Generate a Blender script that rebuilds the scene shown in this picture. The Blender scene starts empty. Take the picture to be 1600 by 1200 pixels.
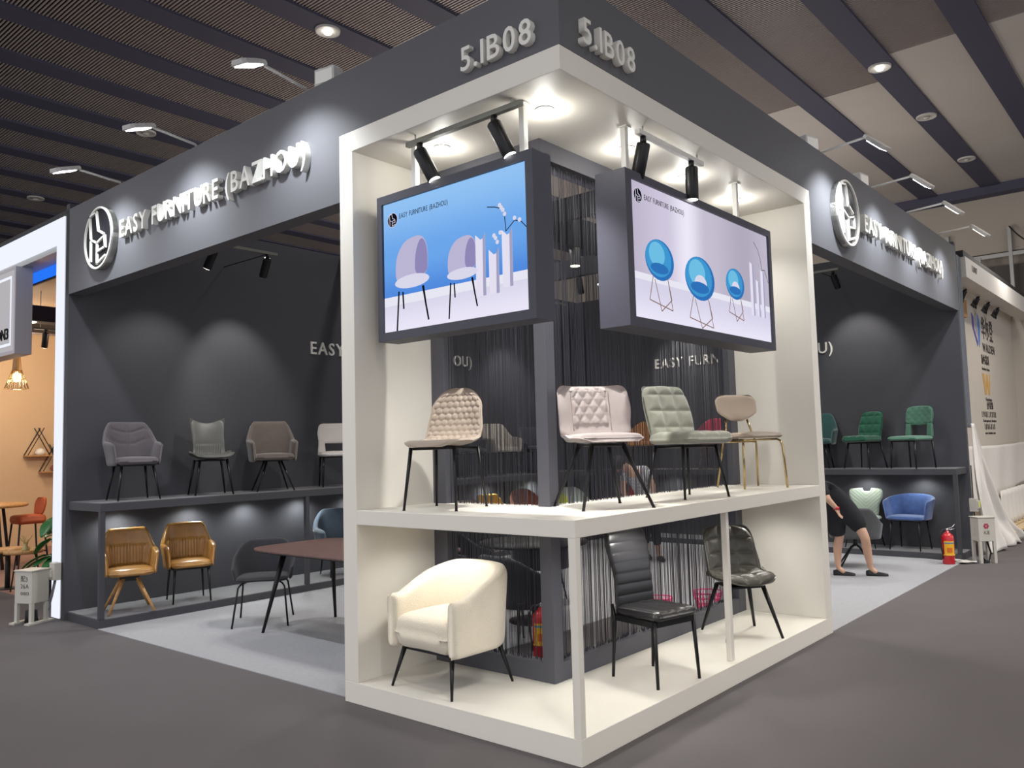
import bpy, bmesh, math, random
from math import sin, cos, pi, radians, sqrt, hypot
from mathutils import Vector, Matrix
random.seed(7)
scene = bpy.context.scene
COL = scene.collection

# ------------------------------------------------------------------ camera
def make_camera():
    cd = bpy.data.cameras.new('camera'); cd.sensor_width = 36; cd.lens = 28.909; cd.clip_end = 200
    cam = bpy.data.objects.new('camera', cd); COL.objects.link(cam)
    yaw, pit, rol = radians(130.2748), radians(4.3685), radians(-1.5405)
    f = Vector((cos(pit)*cos(yaw), cos(pit)*sin(yaw), sin(pit)))
    r = Vector((sin(yaw), -cos(yaw), 0)); u = r.cross(f)
    r2 = cos(rol)*r + sin(rol)*u; u2 = -sin(rol)*r + cos(rol)*u
    m = Matrix((r2, u2, -f)).transposed().to_4x4(); m.translation = Vector((2.5032, -3.4158, 1.6018))
    cam.matrix_world = m; scene.camera = cam
make_camera()

# ------------------------------------------------------------------ world, exposure
def srgb(r, g=None, b=None):
    if g is None: g = b = r
    return tuple(((c/255)/12.92 if c/255 <= .04045 else ((c/255+.055)/1.055)**2.4) for c in (r, g, b))+(1,)
w = bpy.data.worlds.new('world'); scene.world = w; w.use_nodes = True
w.node_tree.nodes['Background'].inputs[0].default_value = (.93, .94, 1.0, 1)
w.node_tree.nodes['Background'].inputs[1].default_value = 1.05
vs = scene.view_settings
vs.view_transform = 'Standard'; vs.look = 'None'; vs.exposure = 0; vs.gamma = 1; vs.use_curve_mapping = False

def light(kind, loc, power, color=(1, 1, 1), target=None, spot=60, blend=.6, size=.05, parent=None, sy=None):
    d = bpy.data.lights.new('lamp_glow', kind); d.energy = power; d.color = color
    if kind == 'SPOT': d.spot_size = radians(spot); d.spot_blend = blend; d.shadow_soft_size = size
    elif kind == 'AREA':
        d.size = size
        if sy: d.shape = 'RECTANGLE'; d.size_y = sy
    else: d.shadow_soft_size = size
    o = bpy.data.objects.new('lamp_glow', d); COL.objects.link(o); o.location = loc
    if target is not None:
        o.rotation_euler = (Vector(target)-Vector(loc)).to_track_quat('-Z', 'Y').to_euler()
    if parent: o.parent = parent; o.matrix_parent_inverse = parent.matrix_basis.inverted()
    return o
WARM = (1, .9, .76); COOL = (.9, .95, 1.0)

# hall lamps: two seen lit in the ceiling strips, others added unseen for more light
for hx, hy in ((-1.42, 11.3), (-7.3, 4.05), (4.4, 5), (4.4, -3), (-4.4, -5), (1.5, -8), (4.4, 11), (-10.2, -3), (-4.4, 13), (-3.0, 4.5), (4.4, 8), (7.5, 7)):
    light('SPOT', (hx, hy, 7.8), 900 if hx > 3 else 480, (1, .92, .82) if hx > 3 else (1, .96, .9), (hx, hy, 0), 130, 1, .25)

# unseen point lights added low behind the end walls to brighten the hall ceiling
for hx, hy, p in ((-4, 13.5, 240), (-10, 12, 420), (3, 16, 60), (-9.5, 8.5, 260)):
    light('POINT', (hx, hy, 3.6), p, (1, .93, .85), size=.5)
# ------------------------------------------------------------------ materials
def mat(name, col, rough=.6, metal=0, bump=0, bscale=200, var=0, vscale=8, sheen=0, emit=None, estr=1, spec=.5, coat=0):
    m = bpy.data.materials.new(name); m.use_nodes = True; nt = m.node_tree; b = nt.nodes['Principled BSDF']
    c = col if len(col) == 4 else srgb(*col)
    b.inputs['Base Color'].default_value = c; b.inputs['Roughness'].default_value = rough; b.inputs['Metallic'].default_value = metal
    b.inputs['Specular IOR Level'].default_value = spec
    if coat: b.inputs['Coat Weight'].default_value = coat; b.inputs['Coat Roughness'].default_value = .2
    if sheen: b.inputs['Sheen Weight'].default_value = sheen; b.inputs['Sheen Roughness'].default_value = .4
    if emit: b.inputs['Emission Color'].default_value = emit if len(emit) == 4 else srgb(*emit); b.inputs['Emission Strength'].default_value = estr
    if var or bump:
        tc = nt.nodes.new('ShaderNodeTexCoord')
    if var:
        n = nt.nodes.new('ShaderNodeTexNoise'); n.inputs['Scale'].default_value = vscale; n.inputs['Detail'].default_value = 6
        nt.links.new(tc.outputs['Object'], n.inputs['Vector'])
        mx = nt.nodes.new('ShaderNodeMix'); mx.data_type = 'RGBA'
        mx.inputs[6].default_value = tuple(min(1, x*(1-var)) for x in c[:3])+(1,); mx.inputs[7].default_value = tuple(min(1, x*(1+var)) for x in c[:3])+(1,)
        nt.links.new(n.outputs[0], mx.inputs[0]); nt.links.new(mx.outputs[2], b.inputs['Base Color'])
    if bump:
        n2 = nt.nodes.new('ShaderNodeTexNoise'); n2.inputs['Scale'].default_value = bscale; n2.inputs['Detail'].default_value = 3
        nt.links.new(tc.outputs['Object'], n2.inputs['Vector'])
        bp = nt.nodes.new('ShaderNodeBump'); bp.inputs['Strength'].default_value = bump; bp.inputs['Distance'].default_value = .004
        nt.links.new(n2.outputs[0], bp.inputs['Height']); nt.links.new(bp.outputs[0], b.inputs['Normal'])
    return m
def wood(name, c1, c2, scale=(1, 12, 12), rough=.45):
    m = mat(name, c1, rough); nt = m.node_tree; b = nt.nodes['Principled BSDF']
    tc = nt.nodes.new('ShaderNodeTexCoord'); mp = nt.nodes.new('ShaderNodeMapping'); mp.inputs['Scale'].default_value = scale
    n = nt.nodes.new('ShaderNodeTexNoise'); n.inputs['Scale'].default_value = 4; n.inputs['Detail'].default_value = 8; n.inputs['Distortion'].default_value = .6
    r = nt.nodes.new('ShaderNodeValToRGB'); r.color_ramp.elements[0].position = .35; r.color_ramp.elements[1].position = .65
    r.color_ramp.elements[0].color = srgb(*c1); r.color_ramp.elements[1].color = srgb(*c2)
    nt.links.new(tc.outputs['Object'], mp.inputs[0]); nt.links.new(mp.outputs[0], n.inputs[0]); nt.links.new(n.outputs[0], r.inputs[0]); nt.links.new(r.outputs[0], b.inputs['Base Color'])
    return m
def glow(name, col, s):
    m = bpy.data.materials.new(name); m.use_nodes = True; nt = m.node_tree
    for n in list(nt.nodes): nt.nodes.remove(n)
    e = nt.nodes.new('ShaderNodeEmission'); o = nt.nodes.new('ShaderNodeOutputMaterial')
    e.inputs[0].default_value = srgb(*col); e.inputs[1].default_value = s; nt.links.new(e.outputs[0], o.inputs[0]); return m

M = {}
M['wall'] = mat('wall_charcoal', (70, 70, 76), .72, bump=.05, bscale=60, var=.05, vscale=3)
M['fascia'] = mat('fascia_paint', (94, 94, 98), .6, bump=.04, bscale=40, var=.04, vscale=2)
M['white'] = mat('white_paint', (232, 227, 216), .5, bump=.03, bscale=50, var=.02, vscale=3)
M['dframe'] = mat('dark_frame', (84, 84, 91), .5, bump=.03, bscale=60)
M['navy'] = mat('screen_frame', (68, 68, 80), .5)
M['shelf'] = mat('shelf_grey', (118, 117, 120), .7, bump=.1, bscale=150, var=.08, vscale=20)
M['shelfside'] = mat('shelf_side', (66, 66, 71), .6)
M['floor'] = mat('hall_carpet', (92, 87, 88), .95, bump=.5, bscale=400, var=.10, vscale=1.2)
M['carpet'] = mat('booth_carpet', (158, 158, 162), .95, bump=.6, bscale=250, var=.12, vscale=30)
M['black'] = mat('black_metal', (26, 26, 28), .38, .3)
M['blackm'] = mat('black_matt', (30, 30, 32), .6)
M['string'] = mat('string_thread', (62, 62, 70), .4, .2)
M['gold'] = mat('gold_metal', (196, 170, 120), .18, 1)
M['chrome'] = mat('chrome_metal', (200, 200, 200), .2, 1)
M['alu'] = mat('aluminium', (190, 192, 190), .4, .6)
M['letter'] = mat('white_acrylic', (236, 234, 226), .45)
M['emblack'] = mat('emblem_black', (20, 20, 25), .6, spec=.15)
M['lamp'] = glow('lamp_white', (255, 250, 240), 9)
M['lampw'] = glow('lamp_warm', (255, 244, 214), 6)
M['flood'] = glow('flood_led', (250, 252, 255), 12)
M['rail'] = mat('rail_grey', (128, 128, 118), .5, .3)
M['greyplastic'] = mat('fitting_grey', (196, 194, 190), .5)
M['slat'] = mat('slat_metal', (178, 168, 166), .5, .2)
M['strip'] = mat('ceiling_strip', (74, 74, 94), .7)
M['ceilback'] = mat('ceiling_back', (34, 30, 34), .9)
M['meshp'] = mat('ceiling_mesh_panel', (190, 184, 180), .8, bump=.3, bscale=60, var=.1, vscale=.6)
# fabrics
def fab(n, c, **k):
    a = dict(rough=.85, bump=.25, bscale=350, var=.10, vscale=14, sheen=.35); a.update(k); return mat(n, c, **a)

# ------------------------------------------------------------------ geometry helpers
class MB:
    def __init__(s): s.v = []; s.f = []; s.sm = []
    def add(s, vs, fs, smooth=False):
        n = len(s.v); s.v += [tuple(v) for v in vs]; s.f += [tuple(i+n for i in f) for f in fs]; s.sm += [smooth]*len(fs); return s
    def box(s, x0, y0, z0, x1, y1, z1):
        if x0 > x1: x0, x1 = x1, x0
        if y0 > y1: y0, y1 = y1, y0
        if z0 > z1: z0, z1 = z1, z0
        return s.add([(x0,y0,z0),(x1,y0,z0),(x1,y1,z0),(x0,y1,z0),(x0,y0,z1),(x1,y0,z1),(x1,y1,z1),(x0,y1,z1)],
                     [(0,3,2,1),(4,5,6,7),(0,1,5,4),(1,2,6,5),(2,3,7,6),(3,0,4,7)])
    def path(s, pts, r, n=10, cap=True, closed=False, flat=1.0):
        pts = [Vector(p) for p in pts]; k = len(pts)
        rs = r if isinstance(r, (list, tuple)) else [r]*k
        up = None; vs = []
        for i, p in enumerate(pts):
            a = pts[(i-1) % k] if (closed or i > 0) else pts[i]; b = pts[(i+1) % k] if (closed or i < k-1) else pts[i]
            t = (b-a).normalized()
            if up is None:
                up = Vector((0, 0, 1)) if abs(t.z) < .9 else Vector((0, 1, 0))
            x = t.cross(up); x = x.normalized() if x.length > 1e-6 else t.orthogonal().normalized()
            y = x.cross(t).normalized(); up = y
            for j in range(n):
                an = 2*pi*j/n; vs.append(p + rs[i]*(x*cos(an) + y*sin(an)*flat))
        fs = []
        for i in range(k if closed else k-1):
            for j in range(n):
                a = i*n+j; b = i*n+(j+1) % n; c = ((i+1) % k)*n+(j+1) % n; d = ((i+1) % k)*n+j
                fs.append((a, b, c, d))
        s.add(vs, fs, True)
        if cap and not closed:
            n0 = len(s.v)-len(vs)
            s.f.append(tuple(n0+j for j in range(n))[::-1]); s.f.append(tuple(n0+(k-1)*n+j for j in range(n))); s.sm += [False, False]
        return s
    def tube(s, p0, p1, r0, r1=None, n=10): return s.path([p0, p1], [r0, r0 if r1 is None else r1], n)
    def lathe(s, prof, n=24, c=(0, 0, 0), ax='z'):
        vs = []; 
        for r, z in prof:
            for j in range(n):
                a = 2*pi*j/n; p = (r*cos(a), r*sin(a), z)
                if ax == 'y': p = (p[0], -p[2], p[1])
                if ax == 'x': p = (p[2], p[0], p[1])
                vs.append((c[0]+p[0], c[1]+p[1], c[2]+p[2]))
        fs = [(i*n+j, i*n+(j+1) % n, (i+1)*n+(j+1) % n, (i+1)*n+j) for i in range(len(prof)-1) for j in range(n)]
        return s.add(vs, fs, True)
    def prism(s, pts, h, o=(0, 0, 0), u=(1, 0, 0), v=(0, 0, 1)):
        """polygon pts (a,b) in plane u,v extruded h along u x v"""
        o = Vector(o); u = Vector(u); v = Vector(v); nrm = u.cross(v).normalized(); k = len(pts)
        A = [o+u*a+v*b for a, b in pts]; B = [p+nrm*h for p in A]
        return s.add(A+B, [tuple(range(k))[::-1], tuple(range(k, 2*k))]+[(i, (i+1) % k, k+(i+1) % k, k+i) for i in range(k)])
    def build(s, name, m, parent=None, bevel=0, loc=None, fix=True):
        me = bpy.data.meshes.new(name); me.from_pydata(s.v, [], s.f)
        me.polygons.foreach_set('use_smooth', s.sm)
        if fix:
            b = bmesh.new(); b.from_mesh(me); bmesh.ops.recalc_face_normals(b, faces=b.faces); b.to_mesh(me); b.free()
        me.materials.append(m if not isinstance(m, str) else M[m])
        o = bpy.data.objects.new(name, me); COL.objects.link(o)
        if parent: o.parent = parent
        if loc: o.location = loc
        if bevel:
            md = o.modifiers.new('bevel', 'BEVEL'); md.width = bevel; md.segments = 2; md.limit_method = 'ANGLE'
        return o
def bx(name, m, a, b, parent=None, bevel=0): return MB().box(*a, *b).build(name, m, parent, bevel)
def tag(o, label=None, cat=None, group=None, kind=None):
    if label: o['label'] = label
    if cat: o['category'] = cat
    if group: o['group'] = group
    if kind: o['kind'] = kind
    return o
def thing(name, label, cat, loc=(0, 0, 0), rz=0, group=None):
    o = bpy.data.objects.new(name, None); COL.objects.link(o); o.location = loc; o.rotation_euler = (0, 0, rz); o.empty_display_size = .2
    if not group and cat in ('chair', 'armchair'): group = 'chairs shown in and around the booth'
    return tag(o, label, cat, group)
def struct(name, m, a, b, bevel=0): return tag(bx(name, m, a, b, None, bevel), kind='structure')
def dup(root, loc, rz, label, group=None):
    def cp(o, par):
        c = o.copy(); COL.objects.link(c)
        if par: c.parent = par
        for ch in [x for x in bpy.data.objects if x.parent == o]: cp(ch, c)
        return c
    r = cp(root, None); r.location = loc; r.rotation_euler = (0, 0, rz); r['label'] = label
    if group: r['group'] = group
    return r

# text: one mesh per glyph
_gl = {}
def glyph(ch, depth, bold=0):
    key = (ch, round(depth, 4), bold)
    if key in _gl: return _gl[key]
    c = bpy.data.curves.new('glyph', 'FONT'); c.body = ch; c.size = 1; c.extrude = depth/2; c.resolution_u = 3; c.offset = bold
    o = bpy.data.objects.new('glyph', c); COL.objects.link(o)
    dg = bpy.context.evaluated_depsgraph_get(); me = bpy.data.meshes.new_from_object(o.evaluated_get(dg))
    bpy.data.objects.remove(o); bpy.data.curves.remove(c)
    xs = [v.co.x for v in me.vertices] or [0, .3]; zs = [v.co.y for v in me.vertices] or [0, .7]
    _gl[key] = (me, min(xs), max(xs), min(zs), max(zs)); return _gl[key]
def text_run(txt, m, parent, origin, udir, length, cap, depth, bold=.01, single=False, gap=.11, space=.32, name='letter'):
    """glyphs stand upright (z up), run along udir from origin (baseline start), cap height cap; depth grows to udir x z (towards the reader)."""
    W = []
    for ch in txt:
        if ch == ' ': W.append((ch, space, None))
        else: g = glyph(ch, depth/cap*.72, bold); W.append((ch, g[2]-g[1], g))
    tot = sum(x[1] for x in W)+gap*(len(W)-1); sx = length/tot; sz = cap/.72
    u = Vector(udir).normalized(); n = u.cross(Vector((0, 0, 1))).normalized(); cur = 0; out = MB() if single else None; objs = []
    for ch, wd, g in W:
        if g:
            me0, x0, x1, y0, y1 = g
            cjk = ord(ch) > 0x2000
            def T(co): return Vector(origin)+u*((co.x-x0+cur)*sx)+Vector((0, 0, 1))*((co.y-(y0 if cjk else 0))*sz)+n*(co.z*sz+depth/2)
            if single:
                out.add([T(v.co) for v in me0.vertices], [tuple(p.vertices) for p in me0.polygons])
            else:
                me = me0.copy(); me.name = name
                c0 = T(Vector(((x0+x1)/2, 0, 0)))
                for v in me.vertices: v.co = T(v.co)-c0
                me.materials.clear(); me.materials.append(M[m] if isinstance(m, str) else m)
                o = bpy.data.objects.new(name, me); COL.objects.link(o); o.location = c0
                if parent: o.parent = parent; o.matrix_parent_inverse = parent.matrix_basis.inverted()
                objs.append(o)
        cur += wd+gap
    if single:
        o = out.build(name, m, None, fix=False)
        if parent: o.parent = parent; o.matrix_parent_inverse = parent.matrix_basis.inverted()
        return o
    return objs
def keep(o, parent):   # parent while keeping world coordinates
    o.parent = parent; o.matrix_parent_inverse = parent.matrix_basis.inverted(); return o

# ------------------------------------------------------------------ STRUCTURE
ZT = 4.166; ZF = 3.277
tag(bx('floor', 'floor', (-40, -14, -.05), (24, 40, 0)), kind='structure')
tag(MB().prism([(-5.4, .02), (-1.88, .05), (-1.88, 3.6), (-.01, 3.6), (-.01, 8.2), (-.45, 8.33), (-5.57, 8.33), (-5.57, .02)], .006, (0, 0, .0), (1, 0, 0), (0, 1, 0)).build('floor', 'carpet'), kind='structure')
struct('wall_left', 'wall', (-6.38, .005, 0), (-6.3, 8.98, ZT+.06))
struct('wall_right', 'wall', (-6.3, 8.9, 0), (-.004, 8.98, ZT+.06))
# front headers (L-pieces round the white stand)
f1 = MB().prism([(-6.38, ZF), (-1.872, ZF), (-1.872, 3.734), (-.0, 3.734), (-.0, ZT), (-6.38, ZT)], .15, (0, .155, 0), (1, 0, 0), (0, 0, 1))
tag(f1.build('wall_front', 'fascia'), kind='structure')
f2 = MB().prism([(.155, 3.734), (3.565, 3.734), (3.565, ZF), (8.98, ZF), (8.98, ZT), (.155, ZT)], .15, (-.15, 0, 0), (0, 1, 0), (0, 0, 1))
tag(f2.build('wall_side', 'fascia'), kind='structure')
for nm, a, b in (('trim_1', (-6.3, 3.45, 3.96), (-.15, 3.53, 4.2)), ('trim_2', (-2.94, 3.53, 3.84), (-2.86, 8.9, 4.2)), ('trim_3', (-6.3, 5.79, 3.94), (-.15, 5.87, 4.19))):
    struct(nm, 'wall', a, b)
# hall ceiling: strips and slat panels
CZ = 8.0
struct('ceiling', 'ceilback', (-40, -6, CZ+.5), (14, 21, CZ+.55))
PS = 1.465
for k in range(-25, 9):
    xs = -1.42+k*PS
    struct('trim_%d' % (20+k), 'strip', (xs-.22, -6, CZ-.02), (xs+.22, 21, CZ+.06))
    if k < 8:
        a, b = xs+.22, xs+PS-.22
        if k < 0 or True:
            sl = MB(); y = -6; y1 = 10.5 if k >= -1 else 21
            y1 = 12 if k >= -2 and k < 0 else (11 if k >= 0 else 21)
            while y < y1: sl.box(a, y, CZ+.02, b, y+.018, CZ+.045); y += .052
            tag(sl.build('ceiling_slats', 'slat', fix=False), 'thin dark metal slats filling a ceiling bay between two strips', 'ceiling slats', 'slatted bays of the hall ceiling', kind='stuff')
            if y1 < 21: tag(bx('ceiling_panel', 'meshp', (a, y1, CZ+.02), (b, 20.6, CZ+.05)), 'grey perforated panel filling a ceiling bay far right', 'ceiling panel', 'perforated ceiling panels')
def hall_lamp(x, y, lit, label):
    t = thing('hall_lamp', label, 'ceiling light', (x, y, CZ-.02), 0, 'round lamps in the hall ceiling')
    MB().lathe([(0, -.015), (.15, -.012), (.17, -.03), (.185, -.03), (.19, .0)], 28).build('reflector', 'greyplastic', t)
    MB().lathe([(0, -.004), (.055, -.004), (.055, .03), (0, .03)], 16, (0, 0, -.05)).build('bulb', 'lamp' if lit else 'greyplastic', t)
    return t
hall_lamp(-7.3, 4.05, True, 'lit round hall lamp in the dark ceiling strip above the left header letters')
hall_lamp(-13.1, 4.04, False, 'round hall lamp partly behind the middle left floodlight')
hall_lamp(-19.0, 4.15, False, 'round hall lamp at the far left above the lit white portal')
hall_lamp(-1.44, 11.3, True, 'lit round hall lamp, nearest of the row at the upper right')
hall_lamp(-1.42, 14.27, False, 'unlit round hall lamp, middle of the row at the upper right')
hall_lamp(-1.40, 17.7, False, 'unlit round hall lamp, farthest of the row at the upper right')
tag(MB().box(.95, 12.0, 7.92, 1.25, 12.1, 7.98).build('smoke_detector', 'letter', bevel=.01), 'small white rectangular fitting on the ceiling mesh panel', 'fitting')
# far hall wall with steel framework
struct('wall_far', mat('far_wall', (150, 142, 134), .8), (-32, 21.2, 0), (14, 21.4, 6.6))
struct('trim_40', mat('far_band', (176, 168, 158), .8), (-32, 20.9, 6.3), (14, 21.2, CZ-.15))
struct('trim_41', 'strip', (-40, 20.5, CZ-.22), (14, 21, CZ+.1))
struct('trim_42', mat('far_dark', (88, 84, 82), .8), (-12, 21.0, 2.2), (14, 21.2, 5.95))
fr = thing('steel_frame', 'grey steel framework of posts and rails on the hall wall at the far right', 'steel frame', (-1, 20.9, 0))
for i in range(7):
    MB().box(-1.6+i*.72, -.15, 0, -1.52+i*.72, -.05, 6.2 if i % 2 else 6.9).build('post', 'alu', fr)
for z in (6.15, 4.85): MB().box(-3, -.12, z, 6, -.06, z+.1).build('rail', 'alu', fr)
cb = []
for i in range(15):
    t = i/14; cb.append((-.1+t*1.3, -.2, 6.9-.55*(1-(2*t-1)**2)))
MB().path(cb, .02, 6).build('cable', 'blackm', fr)
struct('trim_43', mat('tan_duct', (150, 138, 122), .8), (-22.5, 3.0, 4.2), (-21, 6.5, 6.4))
struct('wall_back', mat('far_left_wall', (96, 86, 80), .9), (-32, -6, 0), (-31.8, 21, CZ))

# ------------------------------------------------------------------ WHITE DISPLAY STAND
A, B, D = 1.870, 3.563, .69; TH = .1365; ZP, ZS, ZU, ZI, ZW = .133, 1.22, 1.128, 3.595, 3.7325
st = thing('display_stand', 'white L-shaped corner display stand with two levels under the booth number', 'display stand')
Lf = [(-A, 0), (0, 0), (0, B), (-D-.12, B), (-D-.12, D+.12), (-A, D+.12)]
def Lslab(nm, z0, z1, m='white', inset=0):
    x0, yb = -A+inset, B-inset
    P = [(x0, 0), (0, 0), (0, yb), (-D-.12, yb), (-D-.12, D+.12), (x0, D+.12)]
    return MB().prism(P, z1-z0, (0, 0, z0), (1, 0, 0), (0, 1, 0)).build(nm, m, st, .003)
Lslab('platform', 0, ZP); Lslab('top_panel', ZI, ZW)
Lslab('shelf', ZU, ZS, inset=TH)
bx('side_panel', 'white', (-A, 0, ZP), (-A+TH, D+.12, ZI), st, .003)
bx('side_panel', 'white', (-D-.12, B-TH, ZP), (0, B, ZI), st, .003)
bx('post', 'white', (-.045, 0, ZP), (0, .045, ZU), st, .002)
bx('post', 'white', (-.085, 1.79, ZP), (-.045, 1.83, ZU), st, .002)
# recessed lights in the stand's ceiling
dl = [(-1.26, .37, 'above the blue screen'), (-.385, .36, 'nearest the front corner'), (-.38, 1.25, 'beside the screen pole on the right wing'),
      (-.38, 2.07, 'partly behind the right-hand spotlight'), (-.38, 2.9, 'above the far end of the right screen')]
for x, y, wh in dl:
    t = thing('recessed_light', 'small round recessed light in the white ceiling, '+wh, 'ceiling light', (x, y, ZI), 0, 'recessed lights of the white stand')
    MB().lathe([(.058, -.006), (.052, -.008), (.05, 0), (.058, 0)], 24).build('ring', 'letter', t)
    MB().lathe([(0, -.004), (.05, -.004), (.05, 0)], 24).build('diffuser', 'lampw', t)
    light('SPOT', (x, y, ZI-.03), 230 if 'nearest' in wh else 50, (1, .985, .95), (-.72, .66, 1.0) if 'nearest' in wh else (x, y, 0), 80 if 'nearest' in wh else 118, .9, .045, t)
    light('POINT', (x, y, ZI-.10), 3.8, (1, .98, .92), size=.05, parent=t)  # extra point light added below each diffuser to brighten the stand's ceiling
for x, y in ((-1.3, .35), (-.33, .33), (-.33, 1.2), (-.33, 2.1), (-.33, 3.0)):
    light('SPOT', (x, y, ZU-.02), 14, (1, .985, .94), (x, y, 0), 150, .9, .04)
    MB().lathe([(0, -.003), (.025, -.003), (.03, 0)], 14, (x, y, ZU)).build('shelf_light', 'lampw', st)

# ------------------------------------------------------------------ CURTAIN FRAME + STRINGS
cf = thing('curtain_frame', 'dark grey corner frame standing inside the white stand and holding string curtains', 'frame')
Q = D; W_ = .095; T_ = .1
bx('corner_post', 'dframe', (-Q-W_, Q, ZP), (-Q, Q+W_, ZI), cf, .003)
bx('end_post', 'dframe', (-A+TH, Q, ZP), (-A+TH+.13, Q+T_, ZI), cf, .003)
bx('end_post', 'dframe', (-Q-T_, B-TH-.13, ZP), (-Q, B-TH, ZI), cf, .003)
for z0, z1, nm in ((ZP, .25, 'sill'), (3.47, ZI, 'header')):
    bx(nm, 'dframe', (-A+TH+.13, Q+.002, z0), (-Q-W_, Q+T_, z1), cf, .002)
    bx(nm, 'dframe', (-Q-T_, Q+W_, z0), (-Q-.002, B-TH-.13, z1), cf, .002)
for axis, (s0, s1), lab in (('x', (-A+TH+.14, -Q-W_-.005), 'dark string curtain behind the blue screen, left wing'), ('y', (Q+W_+.005, B-TH-.14), 'dark string curtain behind the chairs on the right wing')):
    s = MB(); n = int((s1-s0)*165)
    for i in range(n):
        if random.random() < .12: continue
        t = s0+(s1-s0)*(i+random.uniform(-.4, .4))/n; hw = random.choice((.0007, .001, .0014)); e = .24+random.uniform(0, .03)
        t2 = t+random.uniform(-.008, .008); dd = Q+.05+random.uniform(-.015, .015)
        if axis == 'x': q = [(t-hw, dd), (t+hw, dd), (t+hw, dd+.002), (t-hw, dd+.002)]; q2 = [(a+t2-t, b) for a, b in q]
        else: q = [(-dd, t-hw), (-dd, t+hw), (-dd-.002, t+hw), (-dd-.002, t-hw)]; q2 = [(a, b+t2-t) for a, b in q]
        s.add([(a, b, 3.5) for a, b in q]+[(a, b, e) for a, b in q2], [(0, 1, 5, 4), (1, 2, 6, 5), (2, 3, 7, 6), (3, 0, 4, 7)])
        if random.random() < .5:
            a, b = q2[0]; s.box(a-.002, b-.002, e-.02, a+.003, b+.003, e+.012)
    tag(s.build('string_curtain', 'string', fix=False), lab, 'curtain', kind='stuff')

# ------------------------------------------------------------------ LIGHTBOX SCREENS
def emblem_strokes():
    P = [[(.40, .067), (.02, .24), (-.12, .85), (-.61, .78), (-.52, 0), (-.52, -.67)],
         [(-.52, .02), (-.05, -.16), (.49, -.02), (.53, -.38), (-.03, -.44)], [(-.05, -.16), (-.05, -.83), (.53, -.66)]]
    return P
def emblem(c, r, u, nrm, parent, ringmat, discmat, linemat, th=.004, rw=.038, lw=.06, ring=True, name='emblem'):
    c = Vector(c); u = Vector(u); v = Vector((0, 0, 1)); nrm = Vector(nrm)
    N = 48; circ = [(cos(2*pi*i/N)*r, sin(2*pi*i/N)*r) for i in range(N)]
    o = MB().add([c+u*a+v*b for a, b in circ]+[c+u*a+v*b+nrm*th for a, b in circ], [tuple(range(N)), tuple(range(N, 2*N))]+[(i, (i+1) % N, N+(i+1) % N, N+i) for i in range(N)]).build('disc', discmat)
    keep(o, parent)
    if ring:
        m = MB(); ri = r*(1-rw*1.6)
        pts = [c+u*cos(2*pi*i/N)*(r*(1-rw*.7))+v*sin(2*pi*i/N)*(r*(1-rw*.7))+nrm*(th) for i in range(N)]
        vs = []
        for i in range(N):
            a = 2*pi*i/N
            for rr, h in ((r*1.0, 0), (r*1.0, th*1.35), (ri, th*1.35), (ri, th*.9)):
                vs.append(c+u*cos(a)*rr+v*sin(a)*rr+nrm*h)
        fs = [(i*4+j, ((i+1) % N)*4+j, ((i+1) % N)*4+j+1, i*4+j+1) for i in range(N) for j in range(3)]
        m.add(vs, fs); keep(m.build('ring', ringmat), parent)
    m = MB()
    for ln in emblem_strokes():
        for (a, b), (a2, b2) in zip(ln, ln[1:]):
            d = Vector((a2-a, b2-b)); L = d.length; d = d/L; p = Vector((-d.y, d.x))*lw*.5; d = d*lw*.5
            q = [Vector((a, b))-d+p, Vector((a, b))-d-p, Vector((a2, b2))+d-p, Vector((a2, b2))+d+p]
            A_ = [c+u*k.x*r+v*k.y*r+nrm*th for k in q]; B_ = [k+nrm*max(.0015, th*.4) for k in A_]
            m.add(A_+B_, [(0, 1, 2, 3), (4, 5, 6, 7), (0, 1, 5, 4), (1, 2, 6, 5), (2, 3, 7, 6), (3, 0, 4, 7)])
    keep(m.build(name, linemat), parent)

def gradient_glow(name, cols, strength, axis=2, lo=0, hi=1, noise=.0):
    m = glow(name, (255, 255, 255), strength); nt = m.node_tree; e = [n for n in nt.nodes if n.type == 'EMISSION'][0]
    tc = nt.nodes.new('ShaderNodeTexCoord'); sp = nt.nodes.new('ShaderNodeSeparateXYZ'); mr = nt.nodes.new('ShaderNodeMapRange')
    mr.inputs['From Min'].default_value = lo; mr.inputs['From Max'].default_value = hi
    r = nt.nodes.new('ShaderNodeValToRGB'); cr = r.color_ramp; cr.interpolation = 'EASE'
    while len(cr.elements) < len(cols): cr.elements.new(.5)
    for el, (p, c) in zip(cr.elements, cols): el.position = p; el.color = srgb(*c)
    nt.links.new(tc.outputs['Object'], sp.inputs[0]); nt.links.new(sp.outputs[axis], mr.inputs[0]); nt.links.new(mr.outputs[0], r.inputs[0]); nt.links.new(r.outputs[0], e.inputs[0])
    return m

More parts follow.
